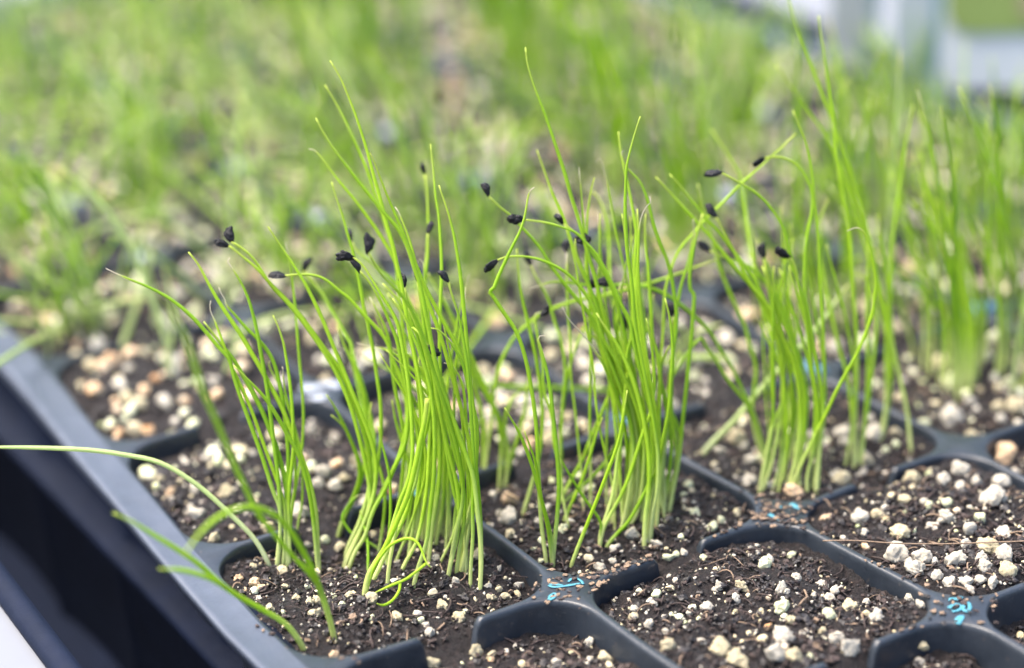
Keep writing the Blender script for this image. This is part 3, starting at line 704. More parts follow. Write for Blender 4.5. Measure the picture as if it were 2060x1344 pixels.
T(C_, [(930,1152),(940,1080),(950,1020),(955,960),(945,890),(925,810),(905,740),(885,670),(862,610),(842,555),(835,525),(825,485),(812,450),(800,422),(795,416)], w=.48, hue=.2, white=.03)
T(C_, [(855,1102),(870,1030),(885,950),(880,870),(870,805),(860,775),(845,757),(820,735),(800,715),(775,702),(740,695),(717,690)], w=.42, hue=.5, white=.1)
T(C_, [(890,1062),(895,980),(890,900),(880,830),(860,760),(825,712),(805,706),(770,700),(737,700)], w=.4, hue=.2, white=.12)
T(C_, [(678,1080),(688,1050),(708,1005),(724,965),(722,930),(708,890),(690,850),(672,815),(656,794)], w=.42, hue=.5)
T(C_, [(681,1078),(692,1040),(715,1000),(728,965),(725,932),(712,900),(700,870),(685,850),(666,835)], w=.42, hue=.6)
T(C_, [(680,1077),(690,1045),(712,1003),(733,950),(740,880),(735,800),(715,740),(690,690),(678,655)], w=.5, hue=.5)
T(C_, [(770,1113),(765,1106),(735,1087),(710,1075),(700,1065),(686,1042),(695,1025),(705,1010),(717,997),(732,994)], w=.36, hue=.9, white=.08)
T(C_, [(740,1154),(741,1112),(739,1080),(732,1055),(724,1027)], w=.33, hue=.9)
T(C_, [(778,1142),(781,1087),(785,1050),(786,1012),(785,962),(777,925),(767,887),(760,857)], w=.36, hue=.8)
T(C_, [(732,1200),(740,1157),(755,1132),(772,1107),(785,1080),(800,1045),(820,1000),(835,940),(845,887),(855,845),(860,802)], w=.62, hue=.1, tipw=.35)
T(C_, [(747,1172),(760,1150),(775,1115),(800,1070),(820,1025),(830,975),(848,900),(860,850),(870,790),(860,720),(840,660),(822,620)], w=.56, hue=.2)
T(C_, [(734,1198),(752,1140),(775,1107),(787,1095),(807,1085),(825,1082),(840,1090),(850,1110),(857,1132),(867,1142)], w=.38, hue=.1, lean=-4, lb='front seedling of the central clump with a low looped blade near the soil',
  leaf=[(857,1134),(835,1152),(815,1167),(790,1176),(755,1192)], leaf2=[(805,1174),(804,1186),(797,1200),(785,1212),(770,1219),(758,1214)])
T(C_, [(806,1153),(815,1132),(827,1112),(840,1087),(850,1040),(860,975),(862,925),(866,860),(868,800),(860,740),(845,690)], w=.46, hue=.2)
T(C_, [(831,1182),(840,1145),(850,1117),(860,1085),(865,1025),(872,975),(875,900),(873,830),(862,760),(842,700),(815,640),(790,600)], w=.5, hue=.4)
T(C_, [(861,1136),(865,1100),(870,1050),(880,1000),(885,950),(885,900),(882,830),(872,760),(855,700),(830,650),(800,600),(770,570)], w=.5, hue=.5)
T(C_, [(882,1079),(887,1040),(897,987),(899,937),(897,900),(888,830),(878,770),(860,715),(835,665),(805,625),(780,590)], w=.62, hue=.6)
T(C_, [(900,1162),(910,1120),(920,1080),(925,1025),(920,975),(907,925),(893,870),(880,800),(868,730),(850,670),(828,625)], w=.5, hue=.4)
T(C_, [(917,1157),(925,1100),(935,1045),(935,1000),(927,950),(915,912),(900,850),(890,790),(880,730),(866,690)], w=.45, hue=.5)
T(C_, [(925,1147),(935,1100),(947,1040),(948,990),(940,940),(925,890),(905,830),(890,770),(872,720),(850,680)], w=.5, hue=.6)
T(C_, [(926,1152),(937,1100),(950,1030),(951,960),(943,900),(937,850),(935,790),(925,757),(910,735),(899,731),(893,730)], w=.42, hue=.3, white=.05)
T(C_, [(966,1152),(969,1080),(965,1010),(958,940),(955,880),(950,830),(942,775),(932,732),(917,705),(900,680),(882,662),(865,660)], w=.42, hue=.8)
for a, b, c_, h in ((760, 1120, -20, .5), (812, 1100, -22, .6), (836, 1090, -38, .7), (855, 1070, -62, .6), (880, 1060, -80, .8), (875, 1100, -40, .5), (893, 1080, -60, .7), (910, 1120, -50, .6), (820, 1130, -10, .3), (790, 1090, -15, .4), (865, 1040, -75, .9), (888, 1040, -95, .8)):
    j_ = rng.normal(size=6) * 9; f_ = rng.uniform(.6, 1.1)
    T(C_, [(a, b), (a + 12 + j_[0], b - 100 * f_), (a + 18 + j_[1], b - 200 * f_), (a + 8 + c_ * .2 + j_[2], b - 300 * f_), (a + c_ * .7 + j_[3], b - 390 * f_), (a + c_ * 1.25 + j_[4] * 2, b - 460 * f_)], w=rng.uniform(.36, .52), hue=h, white=.03 if f_ > .9 else 0)
for q_ in range(26):
    cl_, x0_, x1_, y0_ = ((C_, 690, 960, 1120), (E_, 1215, 1350, 1050), (F_, 1540, 1640, 980), (D_, 1095, 1200, 1060), (L_, 555, 640, 1140))[(0, 1, 2, 0, 1, 3, 2, 4)[q_ % 8]]
    a = rng.uniform(x0_, x1_); b = y0_ + rng.uniform(-40, 20); hh = rng.uniform(380, 780); dx = rng.normal() * 45 - 25; cv = rng.normal() * 60
    pp = [(a + dx * t ** 1.5 + cv * math.sin(t * 3.3) * .5 + rng.normal() * 3, b - hh * t * (1 - .10 * t)) for t in np.linspace(0, 1, 9)]
    if q_ % 3 == 0:
        sgn = 1 if rng.random() < .5 else -1; e = pp[-1]; pp += [(e[0] + sgn * 5, e[1] - 9), (e[0] + sgn * 12, e[1] - 8), (e[0] + sgn * 14, e[1] + 1)]
    T(cl_, pp, w=rng.uniform(.26, .36), hue=float(rng.random() * .5), white=(.05 if q_ % 2 else .1 if q_ % 3 == 0 else 0), **(dict(seed=(pp[-1][0] + rng.normal() * 14, pp[-1][1] - 16), ss=.9) if q_ % 4 == 1 and hh < 620 else {}))
# soft clump behind
T(B_, [(1015,986),(1020,950),(1025,925),(1022,900),(1010,862),(1000,830),(982,790),(965,755),(945,712),(925,667),(907,632),(890,600),(875,575),(860,550)], w=.5, hue=.3)
T(B_, [(1004,986),(1007,937),(1010,900),(1005,850),(990,815),(975,790),(950,745),(925,700),(895,650),(880,610)], w=.5, hue=.4)
T(B_, [(971,978),(972,925),(972,887),(975,857),(965,812),(950,762),(937,725),(920,680),(905,630)], w=.48, hue=.2)
T(B_, [(974,982),(975,950),(982,885),(990,845),(992,800),(997,762),(1012,715),(1035,677),(1045,667),(1075,640),(1112,620),(1150,607),(1180,600),(1212,595),(1250,585),(1300,572),(1337,560),(1375,547),(1412,532),(1450,519)], w=.42, hue=.1, lean=-4, lb='seedling arching right in a long sweep across the middle')
T(B_, [(1018,982),(1020,900),(1014,850),(1022,818),(1033,797),(1050,785),(1065,777)], w=.42, hue=.2)
T(B_, [(1012,986),(1025,937),(1035,902),(1047,862),(1055,830),(1060,787),(1066,740)], w=.46, hue=.3)
# sparse clump right of centre
T(D_, [(1100,1135),(1090,1070),(1085,995),(1082,920),(1080,870),(1075,820),(1067,770),(1060,732),(1050,695),(1037,662),(1012,627),(988,590),(981,583),(992,585),(1000,562),(1012,535),(1030,497),(1047,465),(1057,432),(1062,395),(1067,380),(1075,377)], w=.48, hue=.5, white=.02, it=1)
T(D_, [(1112,1139),(1115,1095),(1122,1032),(1125,970),(1120,907),(1112,832),(1107,782),(1097,732),(1086,692),(1080,680),(1086,675),(1096,675)], w=.5, hue=.8, white=.04)
T(D_, [(1113,1138),(1110,1082),(1097,1032),(1085,990),(1075,950),(1062,912),(1045,870),(1025,837),(1015,820)], w=.44, hue=.7)
T(D_, [(1110,1136),(1104,1070),(1090,1010),(1083,960),(1077,927),(1065,895),(1055,867)], w=.36, hue=.5)
T(D_, [(1050,1040),(1062,1000),(1075,957),(1088,900),(1093,830),(1085,760),(1075,700),(1060,640),(1048,590),(1042,540),(1040,500)], w=.46, hue=.5)
T(D_, [(1120,1012),(1127,980),(1127,920),(1130,845),(1133,800),(1137,770),(1137,732),(1132,700),(1125,670),(1120,662),(1110,625),(1100,592),(1080,562),(1068,533)], w=.42, hue=.6, **sd(1061, 515))
T(D_, [(1125,992),(1130,940),(1128,880),(1132,820),(1137,782),(1145,737),(1160,695),(1175,657),(1186,630)], w=.42, hue=.4)
T(D_, [(1120,1022),(1132,997),(1155,955),(1175,920),(1185,890),(1205,845),(1220,807),(1235,770),(1252,735)], w=.5, hue=.3)
T(D_, [(1132,1052),(1150,1012),(1170,970),(1182,932),(1192,900),(1200,870),(1212,840)], w=.42, hue=.3)
T(D_, [(1125,1019),(1150,997),(1180,970),(1205,947),(1225,920),(1240,897),(1250,857),(1257,832),(1262,785)], w=.42, hue=.8)
T(D_, [(1147,1142),(1160,1107),(1175,1070),(1190,1032),(1207,990),(1222,950),(1237,912),(1247,880),(1252,850),(1262,785)], w=.46, hue=.1)
T(D_, [(1207,1102),(1210,1060),(1207,1045),(1190,1022),(1170,995),(1150,962),(1135,937),(1122,907)], w=.34, hue=.9)
# dense right-of-centre clump
T(E_, [(1305,1098),(1310,1020),(1322,945),(1322,895),(1312,845),(1300,795),(1287,745),(1275,695),(1267,640),(1250,615),(1240,587),(1227,562),(1215,537),(1200,510),(1180,490),(1160,467),(1140,460),(1112,451),(1082,445),(1052,442)], w=.42, hue=.7, **sd(1035, 441))
T(E_, [(1247,1072),(1255,1045),(1265,995),(1272,945),(1275,907),(1270,857),(1260,815),(1245,775),(1232,740),(1217,707),(1195,645),(1175,617),(1155,595),(1135,570),(1112,540),(1095,512),(1080,490),(1067,475),(1047,455),(1030,435),(1012,422),(995,407),(983,395)], w=.48, hue=.7, **sd(978, 379))
T(E_, [(1262,1062),(1280,1040),(1290,995),(1297,920),(1295,882),(1285,832),(1272,795),(1255,757),(1237,720),(1212,682),(1197,625),(1185,602),(1170,580),(1152,560),(1135,545),(1107,530),(1080,520),(1050,515),(1020,516),(1000,524)], w=.46, hue=.5, **sd(988, 533))
T(E_, [(1270,1052),(1290,1000),(1300,930),(1297,850),(1280,770),(1262,700),(1252,650),(1240,600),(1225,565),(1205,530),(1185,500),(1165,475),(1145,458),(1134,450)], w=.46, hue=.7, **sd(1126, 439, .85))
T(E_, [(1260,1059),(1271,920),(1272,870),(1265,820),(1250,760),(1237,720),(1230,686),(1212,650),(1200,615),(1190,587),(1180,560),(1170,537),(1160,512),(1156,485),(1158,480)], w=.55, hue=.7, **sd(1171, 480))
T(E_, [(1300,1092),(1305,1010),(1315,930),(1312,860),(1305,790),(1290,720),(1267,650),(1252,620),(1237,585),(1230,570)], w=.55, hue=.9, **sd(1216, 567, .9))
T(E_, [(1265,1057),(1280,1000),(1285,920),(1275,840),(1255,760),(1235,700),(1215,637),(1207,600),(1195,550),(1182,510),(1172,470),(1160,427),(1150,400),(1137,350),(1112,275),(1100,240),(1085,200),(1070,160),(1060,125),(1057,95)], w=.48, hue=.5)
T(E_, [(1250,1067),(1265,1020),(1280,950),(1275,870),(1260,790),(1240,720),(1215,650),(1197,602),(1185,575),(1170,542),(1155,505),(1147,480),(1137,445),(1125,417),(1110,387),(1092,335),(1080,302)], w=.46, hue=.3)
T(E_, [(1230,1052),(1240,990),(1250,900),(1245,850),(1235,790),(1218,720),(1200,660),(1190,610),(1180,550),(1179,512),(1180,470),(1182,430),(1187,392),(1196,357)], w=.42, hue=.2)
T(E_, [(1275,1032),(1285,950),(1280,850),(1265,750),(1245,660),(1228,580),(1225,510),(1225,475),(1220,445),(1210,407),(1200,392),(1192,385)], w=.44, hue=.3, lean=14)
T(E_, [(1255,1042),(1268,960),(1262,880),(1245,800),(1225,720),(1207,650),(1201,595),(1204,562),(1207,520),(1207,475),(1207,430)], w=.44, hue=.4)
T(E_, [(1305,1097),(1312,1032),(1322,995),(1325,932),(1322,895),(1312,832),(1300,770),(1290,720),(1280,670),(1275,637),(1272,587),(1269,550),(1262,512),(1259,462),(1257,412),(1259,362),(1260,334),(1273,283),(1288,234)], w=.46, hue=.5)
T(E_, [(1206,1102),(1207,1072),(1217,1045),(1230,1007),(1237,970),(1242,920),(1247,895),(1252,857),(1255,815),(1260,770),(1265,732),(1270,682),(1272,637),(1277,600),(1276,550),(1277,512),(1281,475),(1277,445),(1270,405),(1262,362),(1257,350),(1248,300),(1244,265)], w=.44, hue=.3)
T(E_, [(1336,1042),(1337,1007),(1335,970),(1332,932),(1342,870),(1345,832),(1350,770),(1352,720),(1360,670),(1362,625),(1357,595),(1352,562),(1345,532),(1335,507),(1325,482),(1315,452),(1307,417),(1300,392),(1290,370),(1283,360),(1257,334),(1250,310),(1250,301),(1255,303)], w=.48, hue=.8, white=.02)
T(E_, [(1320,1042),(1328,980),(1330,900),(1320,830),(1305,760),(1287,686),(1277,625),(1270,567),(1265,530),(1260,490),(1255,455),(1251,430)], w=.44, hue=.4)
T(E_, [(1308,1042),(1315,960),(1318,870),(1310,790),(1295,710),(1285,640),(1276,575),(1272,525),(1269,475),(1268,435)], w=.42, hue=.5)
T(E_, [(1300,1097),(1308,1050),(1316,950),(1315,850),(1303,760),(1290,680),(1280,600),(1282,537),(1285,487),(1284,450),(1282,420)], w=.48, hue=.4)
T(E_, [(1308,1092),(1318,1010),(1325,920),(1318,820),(1300,720),(1287,620),(1283,540),(1285,475),(1286,455),(1291,432),(1299,415),(1309,410),(1310,402),(1307,395)], w=.42, hue=.1, white=.10)
T(E_, [(1320,1062),(1325,1000),(1330,930),(1325,845),(1327,795),(1327,745),(1322,707),(1312,686),(1310,625),(1307,587),(1304,537),(1299,500),(1297,462),(1299,430)], w=.48, hue=.4)
T(E_, [(1322,1032),(1330,940),(1322,850),(1326,760),(1330,720),(1332,695),(1335,645),(1337,587),(1345,557),(1355,525),(1370,497),(1390,475),(1410,452),(1425,435),(1450,412),(1487,372),(1525,340),(1555,312),(1575,295),(1600,269)], w=.34, hue=.0, tipw=.14, lean=6, lb='seedling sweeping up to the right, thick pale tip over the third clump')
T(E_, [(1344,1037),(1347,1020),(1357,970),(1365,932),(1370,882),(1375,832),(1382,770),(1387,720),(1392,670),(1395,625),(1397,595),(1396,590),(1388,586),(1387,550),(1392,520),(1397,490),(1405,462),(1414,430)], w=.52, hue=.7, it=1, tipw=.2)
T(E_, [(1347,1032),(1355,982),(1360,957),(1362,920),(1360,895),(1352,845),(1350,795),(1352,732),(1357,670),(1360,637),(1365,600),(1372,567),(1382,537),(1390,505),(1396,470),(1395,440)], w=.44, hue=.6, white=.06)
T(E_, [(1250,1042),(1260,980),(1263,900),(1250,827),(1240,795),(1225,760),(1212,727),(1200,712),(1190,695),(1170,670),(1155,655),(1140,637),(1131,617)], w=.40, hue=.5, white=.28, lean=-10, lb='seedling of the right-of-centre clump with a long withered white tip')
T(E_, [(1206,1102),(1212,1065),(1232,1027),(1250,997),(1267,955),(1282,907),(1295,865),(1310,830),(1315,795),(1317,760),(1312,700),(1300,640)], w=.46, hue=.3)
T(E_, [(1217,1102),(1237,1077),(1265,1050),(1287,1010),(1305,975),(1320,945),(1326,930)], w=.46, hue=.6)
T(E_, [(1296,1102),(1297,1045),(1305,995),(1307,932),(1300,870),(1285,800),(1265,740),(1240,690),(1215,655),(1200,630)], w=.55, hue=.3)
T(E_, [(1309,1084),(1312,1020),(1322,945),(1337,870),(1347,820),(1350,760),(1355,700),(1348,640),(1338,600)], w=.5, hue=.5)
T(E_, [(1290,1002),(1300,930),(1290,850),(1270,770),(1245,710),(1222,670),(1200,640)], w=.66, hue=.7)
T(E_, [(1275,1022),(1285,940),(1280,860),(1262,790),(1240,735),(1215,690),(1190,650)], w=.66, hue=.7)
T(E_, [(1285,1032),(1292,950),(1285,870),(1268,800),(1247,745),(1225,700),(1198,655),(1186,640)], w=.66, hue=.6)
T(E_, [(1262,1042),(1275,960),(1272,880),(1258,810),(1238,755),(1215,705),(1195,668)], w=.5, hue=.8)
T(E_, [(1350,1012),(1358,960),(1362,907),(1357,870),(1350,837),(1346,780),(1350,720)], w=.46, hue=.5)
T(E_, [(1330,1012),(1336,930),(1340,840),(1348,760),(1352,690),(1354,635)], w=.46, hue=.7, **sd(1353, 616))
T(E_, [(1310,1030),(1322,940),(1318,850),(1300,780),(1290,700),(1310,640),(1312,590)], w=.42, hue=.6, lean=14, **sd(1311, 567, .9))
for a, b, c_, h in ((1262, 1040, -45, .6), (1280, 1010, -60, .7), (1296, 1030, -42, .5), (1312, 1040, -10, .5), (1325, 1030, 10, .6), (1335, 1010, 15, .7), (1300, 990, -20, .8), (1290, 1055, -25, .5), (1270, 1020, -55, .8)):
    j_ = rng.normal(size=6) * 9; f_ = rng.uniform(.7, 1.25)
    T(E_, [(a, b), (a + 12 + j_[0], b - 90 * f_), (a + 14 + j_[1], b - 190 * f_), (a + 4 + c_ * .3 + j_[2], b - 290 * f_), (a + c_ * .8 + j_[3], b - 370 * f_), (a + c_ * 1.2 + j_[4] * 2, b - 430 * f_)], w=rng.uniform(.36, .5), hue=h, white=.03 if f_ > 1 else 0)
# third clump
T(F_, [(1582,978),(1600,937),(1612,900),(1617,850),(1615,812),(1605,750),(1597,700),(1585,650),(1570,607),(1552,582),(1540,565),(1520,545),(1500,532),(1462,520),(1426,505)], w=.48, hue=.7, **sd(1413, 492))
T(F_, [(1642,997),(1647,925),(1652,875),(1657,837),(1655,800),(1647,750),(1637,700),(1630,650),(1622,607),(1607,575),(1597,537),(1587,500),(1580,470),(1572,450),(1557,427),(1540,405),(1520,387),(1500,375),(1475,360),(1451,348)], w=.48, hue=.6, **sd(1431, 350, 1.1))
T(F_, [(1640,992),(1645,880),(1640,800),(1630,720),(1622,640),(1618,560),(1620,500),(1625,465),(1632,435),(1636,405),(1632,377),(1622,357),(1610,337),(1595,325),(1575,317),(1555,315),(1537,318)], w=.48, hue=.5, **sd(1522, 328, .9))
T(F_, [(1555,989),(1570,937),(1585,895),(1597,850),(1600,812),(1590,750),(1575,700),(1562,650),(1550,600),(1540,550),(1536,518)], w=.5, hue=.6, **sd(1533, 503, .95))
T(F_, [(1625,992),(1622,960),(1640,900),(1648,830),(1640,775),(1630,725),(1625,662),(1615,612),(1607,582),(1600,532),(1587,516)], w=.5, hue=.5, **sd(1572, 508))
T(F_, [(1585,992),(1590,965),(1605,910),(1612,840),(1607,775),(1595,720),(1575,680),(1557,640),(1540,607),(1507,570),(1487,525),(1470,495),(1455,462),(1440,436)], w=.55, hue=.2, **sd(1432, 427))
T(F_, [(1527,994),(1542,912),(1555,850),(1568,830),(1580,790),(1575,730),(1560,670),(1540,620),(1512,575),(1495,557),(1470,527),(1445,497),(1425,472),(1400,445),(1370,412),(1345,385),(1319,356)], w=.52, hue=.2)
T(F_, [(1530,994),(1545,960),(1560,900),(1572,830),(1580,760),(1572,700),(1555,640),(1530,585),(1500,535),(1475,505),(1450,470),(1425,445),(1400,415),(1375,382),(1347,350)], w=.46, hue=.4)
T(F_, [(1540,932),(1520,880),(1512,820),(1518,780),(1522,740),(1517,720),(1505,685),(1502,662),(1482,620),(1462,575),(1445,530),(1435,490),(1422,442),(1410,400),(1404,370)], w=.46, hue=.4)
T(F_, [(1610,987),(1600,900),(1590,820),(1570,740),(1545,660),(1525,580),(1510,500),(1500,420),(1492,357),(1475,330),(1455,297),(1430,260)], w=.46, hue=.3, lean=20)
T(F_, [(1717,944),(1717,875),(1712,805),(1702,742),(1687,700),(1677,650),(1665,600),(1655,550),(1647,512),(1650,480),(1647,455),(1655,425),(1666,400)], w=.46, hue=.3)
T(F_, [(1585,997),(1610,937),(1630,895),(1655,845),(1665,825),(1682,787),(1705,745),(1725,712),(1745,662),(1757,625),(1760,597),(1764,565),(1757,525),(1750,495),(1742,470),(1725,455),(1704,465)], w=.42, hue=.1, white=.05, lean=-10)
T(F_, [(1732,944),(1737,875),(1747,812),(1750,775),(1757,725),(1762,675),(1764,637),(1757,595),(1750,572),(1737,555),(1715,550)], w=.5, hue=.4)
T(F_, [(1645,992),(1650,900),(1658,830),(1660,740),(1655,650),(1650,560),(1647,475),(1642,430),(1637,387),(1632,332),(1620,280),(1607,250),(1595,222)], w=.42, hue=.5)
T(F_, [(1545,957),(1532,890),(1505,812),(1480,785),(1457,755),(1442,727),(1425,705),(1415,688),(1412,677),(1397,690),(1380,715),(1362,742),(1345,775),(1335,797)], w=.42, hue=.5, it=2, white=.0, lean=-6)
T(F_, [(1545,952),(1540,912),(1532,880),(1520,840),(1505,807),(1485,767),(1472,737),(1450,705),(1437,680),(1420,657),(1390,630),(1362,607),(1337,590),(1300,576),(1262,572),(1225,574),(1195,576),(1162,571),(1130,567),(1105,567),(1085,575),(1064,582)], w=.44, hue=.7, white=.04, lean=-10, lb='seedling arching far left with a thin white tip across two clumps')
T(F_, [(1407,920),(1437,885),(1475,850),(1512,805),(1557,752),(1615,695),(1662,635),(1707,572)], w=.7, hue=.2, pale=1, lb='pale fallen blade slanting up to the right between the clumps')
for a, b, c_, h in ((1535, 985, 20, .5), (1560, 985, -10, .6), (1575, 975, -20, .4), (1600, 985, -40, .5), (1620, 990, -30, .6), (1632, 985, -25, .4), (1605, 960, -60, .8), (1640, 960, -10, .6), (1570, 940, 10, .5), (1590, 930, -40, .6), (1700, 940, -20, .3), (1725, 940, 20, .4), (1770, 890, 25, .5), (1775, 880, 0, .3)):
    T(F_, [(a, b), (a + 16, b - 90), (a + 22, b - 190), (a + 12 + c_ * .4, b - 290), (a + c_, b - 380), (a - 8 + c_ * 1.5, b - 450)], w=rng.uniform(.38, .5), hue=h)
# blurred tall ones at the right
T(G_, [(1770,892),(1775,870),(1785,800),(1782,730),(1785,650),(1790,575),(1795,500),(1802,437),(1810,375),(1820,300),(1830,250),(1837,212)], w=.46, hue=.3)
T(G_, [(1942,792),(1940,720),(1935,640),(1925,570),(1910,520),(1887,475),(1862,445),(1837,412),(1812,380),(1792,350)], w=.46, hue=.5)
T(G_, [(1835,914),(1832,900),(1825,820),(1805,740),(1785,640),(1760,540),(1745,460),(1725,390),(1705,325),(1685,270),(1667,220),(1650,180),(1627,115),(1602,55),(1587,0),(1575,-40)], w=.5, hue=.3)
T(G_, [(1722,942),(1720,830),(1725,740),(1722,650),(1715,570),(1712,487),(1705,437),(1695,387),(1687,337),(1682,312),(1680,262),(1670,200),(1662,140),(1652,75),(1647,32)], w=.5, hue=.2)
T(G_, [(1775,882),(1790,800),(1795,740),(1780,650),(1760,560),(1735,470),(1710,380),(1677,300),(1657,265),(1627,225),(1595,180),(1560,130)], w=.5, hue=.3)
for a, b in ((1856, 746), (1870, 760), (1900, 783), (1915, 790), (1930, 785), (1942, 783), (1955, 780), (1965, 770), (1925, 770), (1940, 760), (2005, 754), (2015, 756), (2030, 745), (1890, 770), (1950, 800), (1935, 795)):
    c_ = rng.uniform(-70, 20)
    T(G_, [(a, b), (a + 6, b - 70), (a + 4, b - 150), (a - 8 + c_ * .3, b - 240), (a - 14 + c_ * .7, b - 320), (a - 18 + c_ * 1.3, b - 330 - rng.uniform(30, 160))], w=.5, hue=float(rng.random()))
K_ = 'blurred left seedlings'
T(K_, [(345,762),(338,700),(318,630),(290,560),(262,490),(220,430),(170,375),(118,335)], w=.8, hue=.2, pale=1, lb='thick pale blurred blade leaning to the upper left')
T(K_, [(240,715),(262,650),(285,585),(300,540),(306,500)], w=.85, hue=.0, pale=1, lb='pale whitish blurred stem above the gravelly left cell')
T(K_, [(425,697),(475,670),(525,645),(575,632),(640,622)], w=.7, hue=.0, pale=1, lb='pale blade lying flat behind the thin left clump')
for q in ([(330,740),(345,690),(352,640),(345,590),(330,540)], [(420,690),(440,640),(470,590),(490,540)], [(452,750),(470,700),(500,650)], [(395,610),(420,590),(455,560),(500,540)], [(700,640),(760,620),(830,590),(900,560),(960,540)]):
    T(K_, q, w=.55, hue=.3, pale=1)

members = {}
HUSK = []
for ci, (clump, pts, kw) in enumerate(TRACED):
    base = on_soil(*pts[0]); d0 = depth(base)
    lean = kw.get('lean', rng.normal() * 3.0) / 38.0
    L = sum(math.dist(a, b) for a, b in zip(pts, pts[1:])); s = 0; P = [base + np.array([0, 0, -.06])]
    hpix = max(1.0, pts[0][1] - min(p[1] for p in pts)); Hh = hpix / F * d0
    def place(q, t, ln): return at_depth(q[0], q[1], d0 + ln * t - .10 * Hh * t)
    for a, b in zip(pts, pts[1:]):
        if a is pts[0]: P.append(base)
        s += math.dist(a, b); P.append(place(b, s / L, lean))
    m = M_PALE if kw.get('pale') else M_LEAF
    V, Fc, A = blade(P, kw.get('w', .48), kw.get('hue', .4), white=kw.get('white', 0), tipw=kw.get('tipw') or (.17 if 'seed' in kw else None), n=int(np.clip(len(P) * 4, 24, 90)))
    loc = base.copy(); o = link('onion_seedling', mesh_of('onion_seedling', V - loc, Fc, m, True, A), None, loc)
    for key in ('leaf', 'leaf2'):
        if key in kw:
            lf = kw[key]; ll = kw.get('leaflean', lean * 38) / 38.0
            j = min(range(len(pts)), key=lambda i: math.dist(pts[i], lf[0])); t0 = j / (len(pts) - 1)
            Q = []
            for i_, q in enumerate(lf):
                t = t0 + (1 - t0) * i_ / (len(lf) - 1); Q.append(at_depth(q[0], q[1], d0 + (lean * t0 + (ll - lean * t0) * i_ / (len(lf) - 1)) - .10 * Hh * t))
            V, Fc, A = blade(Q, kw.get('w', .48) * .85, kw.get('hue', .4)); A['along'] = A['along'] * .7 + .3
            link('leaf', mesh_of('leaf', V - loc, Fc, m, True, A), o)
    if 'seed' in kw:
        tip = P[-1]; sc_ = at_depth(*kw['seed'], depth(tip)); ax = tip - sc_
        dd = np.linalg.norm(ax); ss = kw.get('ss', 1.0) * .92
        V, Fc = seed_mesh(tip - ax / dd * (1.12 * ss / 38.0), ax, ss)
        link('seed_coat', mesh_of('seed_coat', V - loc, Fc, M_SEED), o)
    members.setdefault(clump, []).append((o, P[-1], kw, pts, L))
for clump, ms in members.items():
    kinds = {}
    for it in ms:
        o, tip, kw, pts, L = it
        k = 'seed' if 'seed' in kw else 'withered' if kw.get('white', 0) > 0 else 'tall' if (pts[0][1] - pts[-1][1]) > 600 else 'short' if (pts[0][1] - pts[-1][1]) < 300 else 'plain'
        if kw.get('lb'):
            tag(o, kw['lb'], 'seedling', 'onion seedlings of the ' + clump); continue
        kinds.setdefault(k, []).append(it)
    nm = {'seed': 'seedling tipped with black seed coat', 'withered': 'seedling with thin white withered tip', 'tall': 'tall bare-tipped green seedling', 'short': 'short green seedling', 'plain': 'mid-height bare-tipped green seedling'}
    for k, lst in kinds.items():
        lst.sort(key=lambda i: i[3][-1][0])
        for r_, it in enumerate(lst):
            w_ = (ORD[r_] + 'tip from left') if r_ else 'leftmost tip'
            tag(it[0], '%s, %s in %s' % (nm[k], w_, clump), 'seedling', 'onion seedlings of the ' + clump)
n_seed = len(TRACED)

# the seedlings of the cells behind
def grow(x, y, h, lx, ly, bend, w):
    z0 = sz(x, y); t = np.linspace(0, 1, 8)
    ph = rng.uniform(0, 6.28)
    P = np.stack([x + lx * t ** 1.6 + .02 * np.sin(t * 4 + ph) + bend * np.cos(ph) * t ** 4, y + ly * t ** 1.6 + .02 * np.cos(t * 3 + ph) + bend * np.sin(ph) * t ** 4, z0 - .05 + h * (t - .35 * abs(bend) * t ** 5)], 1)
    return P
bg = []
for cx in range(0, 6):
    for cy in range(-2, 7):
        if (cx, cy) in ((0,-2),(1,-2),(2,-2),(0,-1)): continue
        if cy == -2: k = 16 if cx == 3 else 24
        elif (cx, cy) in ((1,-1),(0,0)): k = 3 if cx else 0
        elif (cx, cy) in ((1,0),(2,-1)): k = 9
        else: k = 30 if cx <= 2 else 31
        c = np.array([cx + rng.uniform(.35, .65), cy + rng.uniform(.35, .65)]); wild = 1.0 if cx <= 2 else .55
        for _ in range(k):
            x, y = c + rng.normal(size=2) * (.19 if cx >= 3 and cy <= -1 else .15)
            h = rng.uniform(.45, 1.2) if cx <= 2 else rng.uniform(.7, 1.6) if cx <= 4 and cy >= 0 or cx == 3 else rng.uniform(.5, 1.15)
            if cx == 5 and cy >= -1: h = rng.uniform(.3, .75)
            elif cx == 4 and 0 <= cy <= 2: h *= .68
            if (cx, cy) in ((1,0),(2,-1),(1,-1),(0,0)): h *= .6
            lx, ly = rng.normal(size=2) * .22 * wild + np.array([-.10, .05])
            if rng.random() < .2 * wild: lx, ly, h = lx * 3, ly * 3, h * .5
            P = grow(x, y, h, lx, ly, rng.uniform(0, .25), .5); q = to_px(P)
            if q[1].min() > H or q[1].max() < -50 or q[0].max() < -30 or q[0].min() > W + 30: continue
            bg.append((q[2].mean(), P, (cx, cy), rng.random()))
bg.sort(key=lambda b: b[0])
BGN = {}
stuff = {0: Merge(), 1: Merge()}; BGC = {}
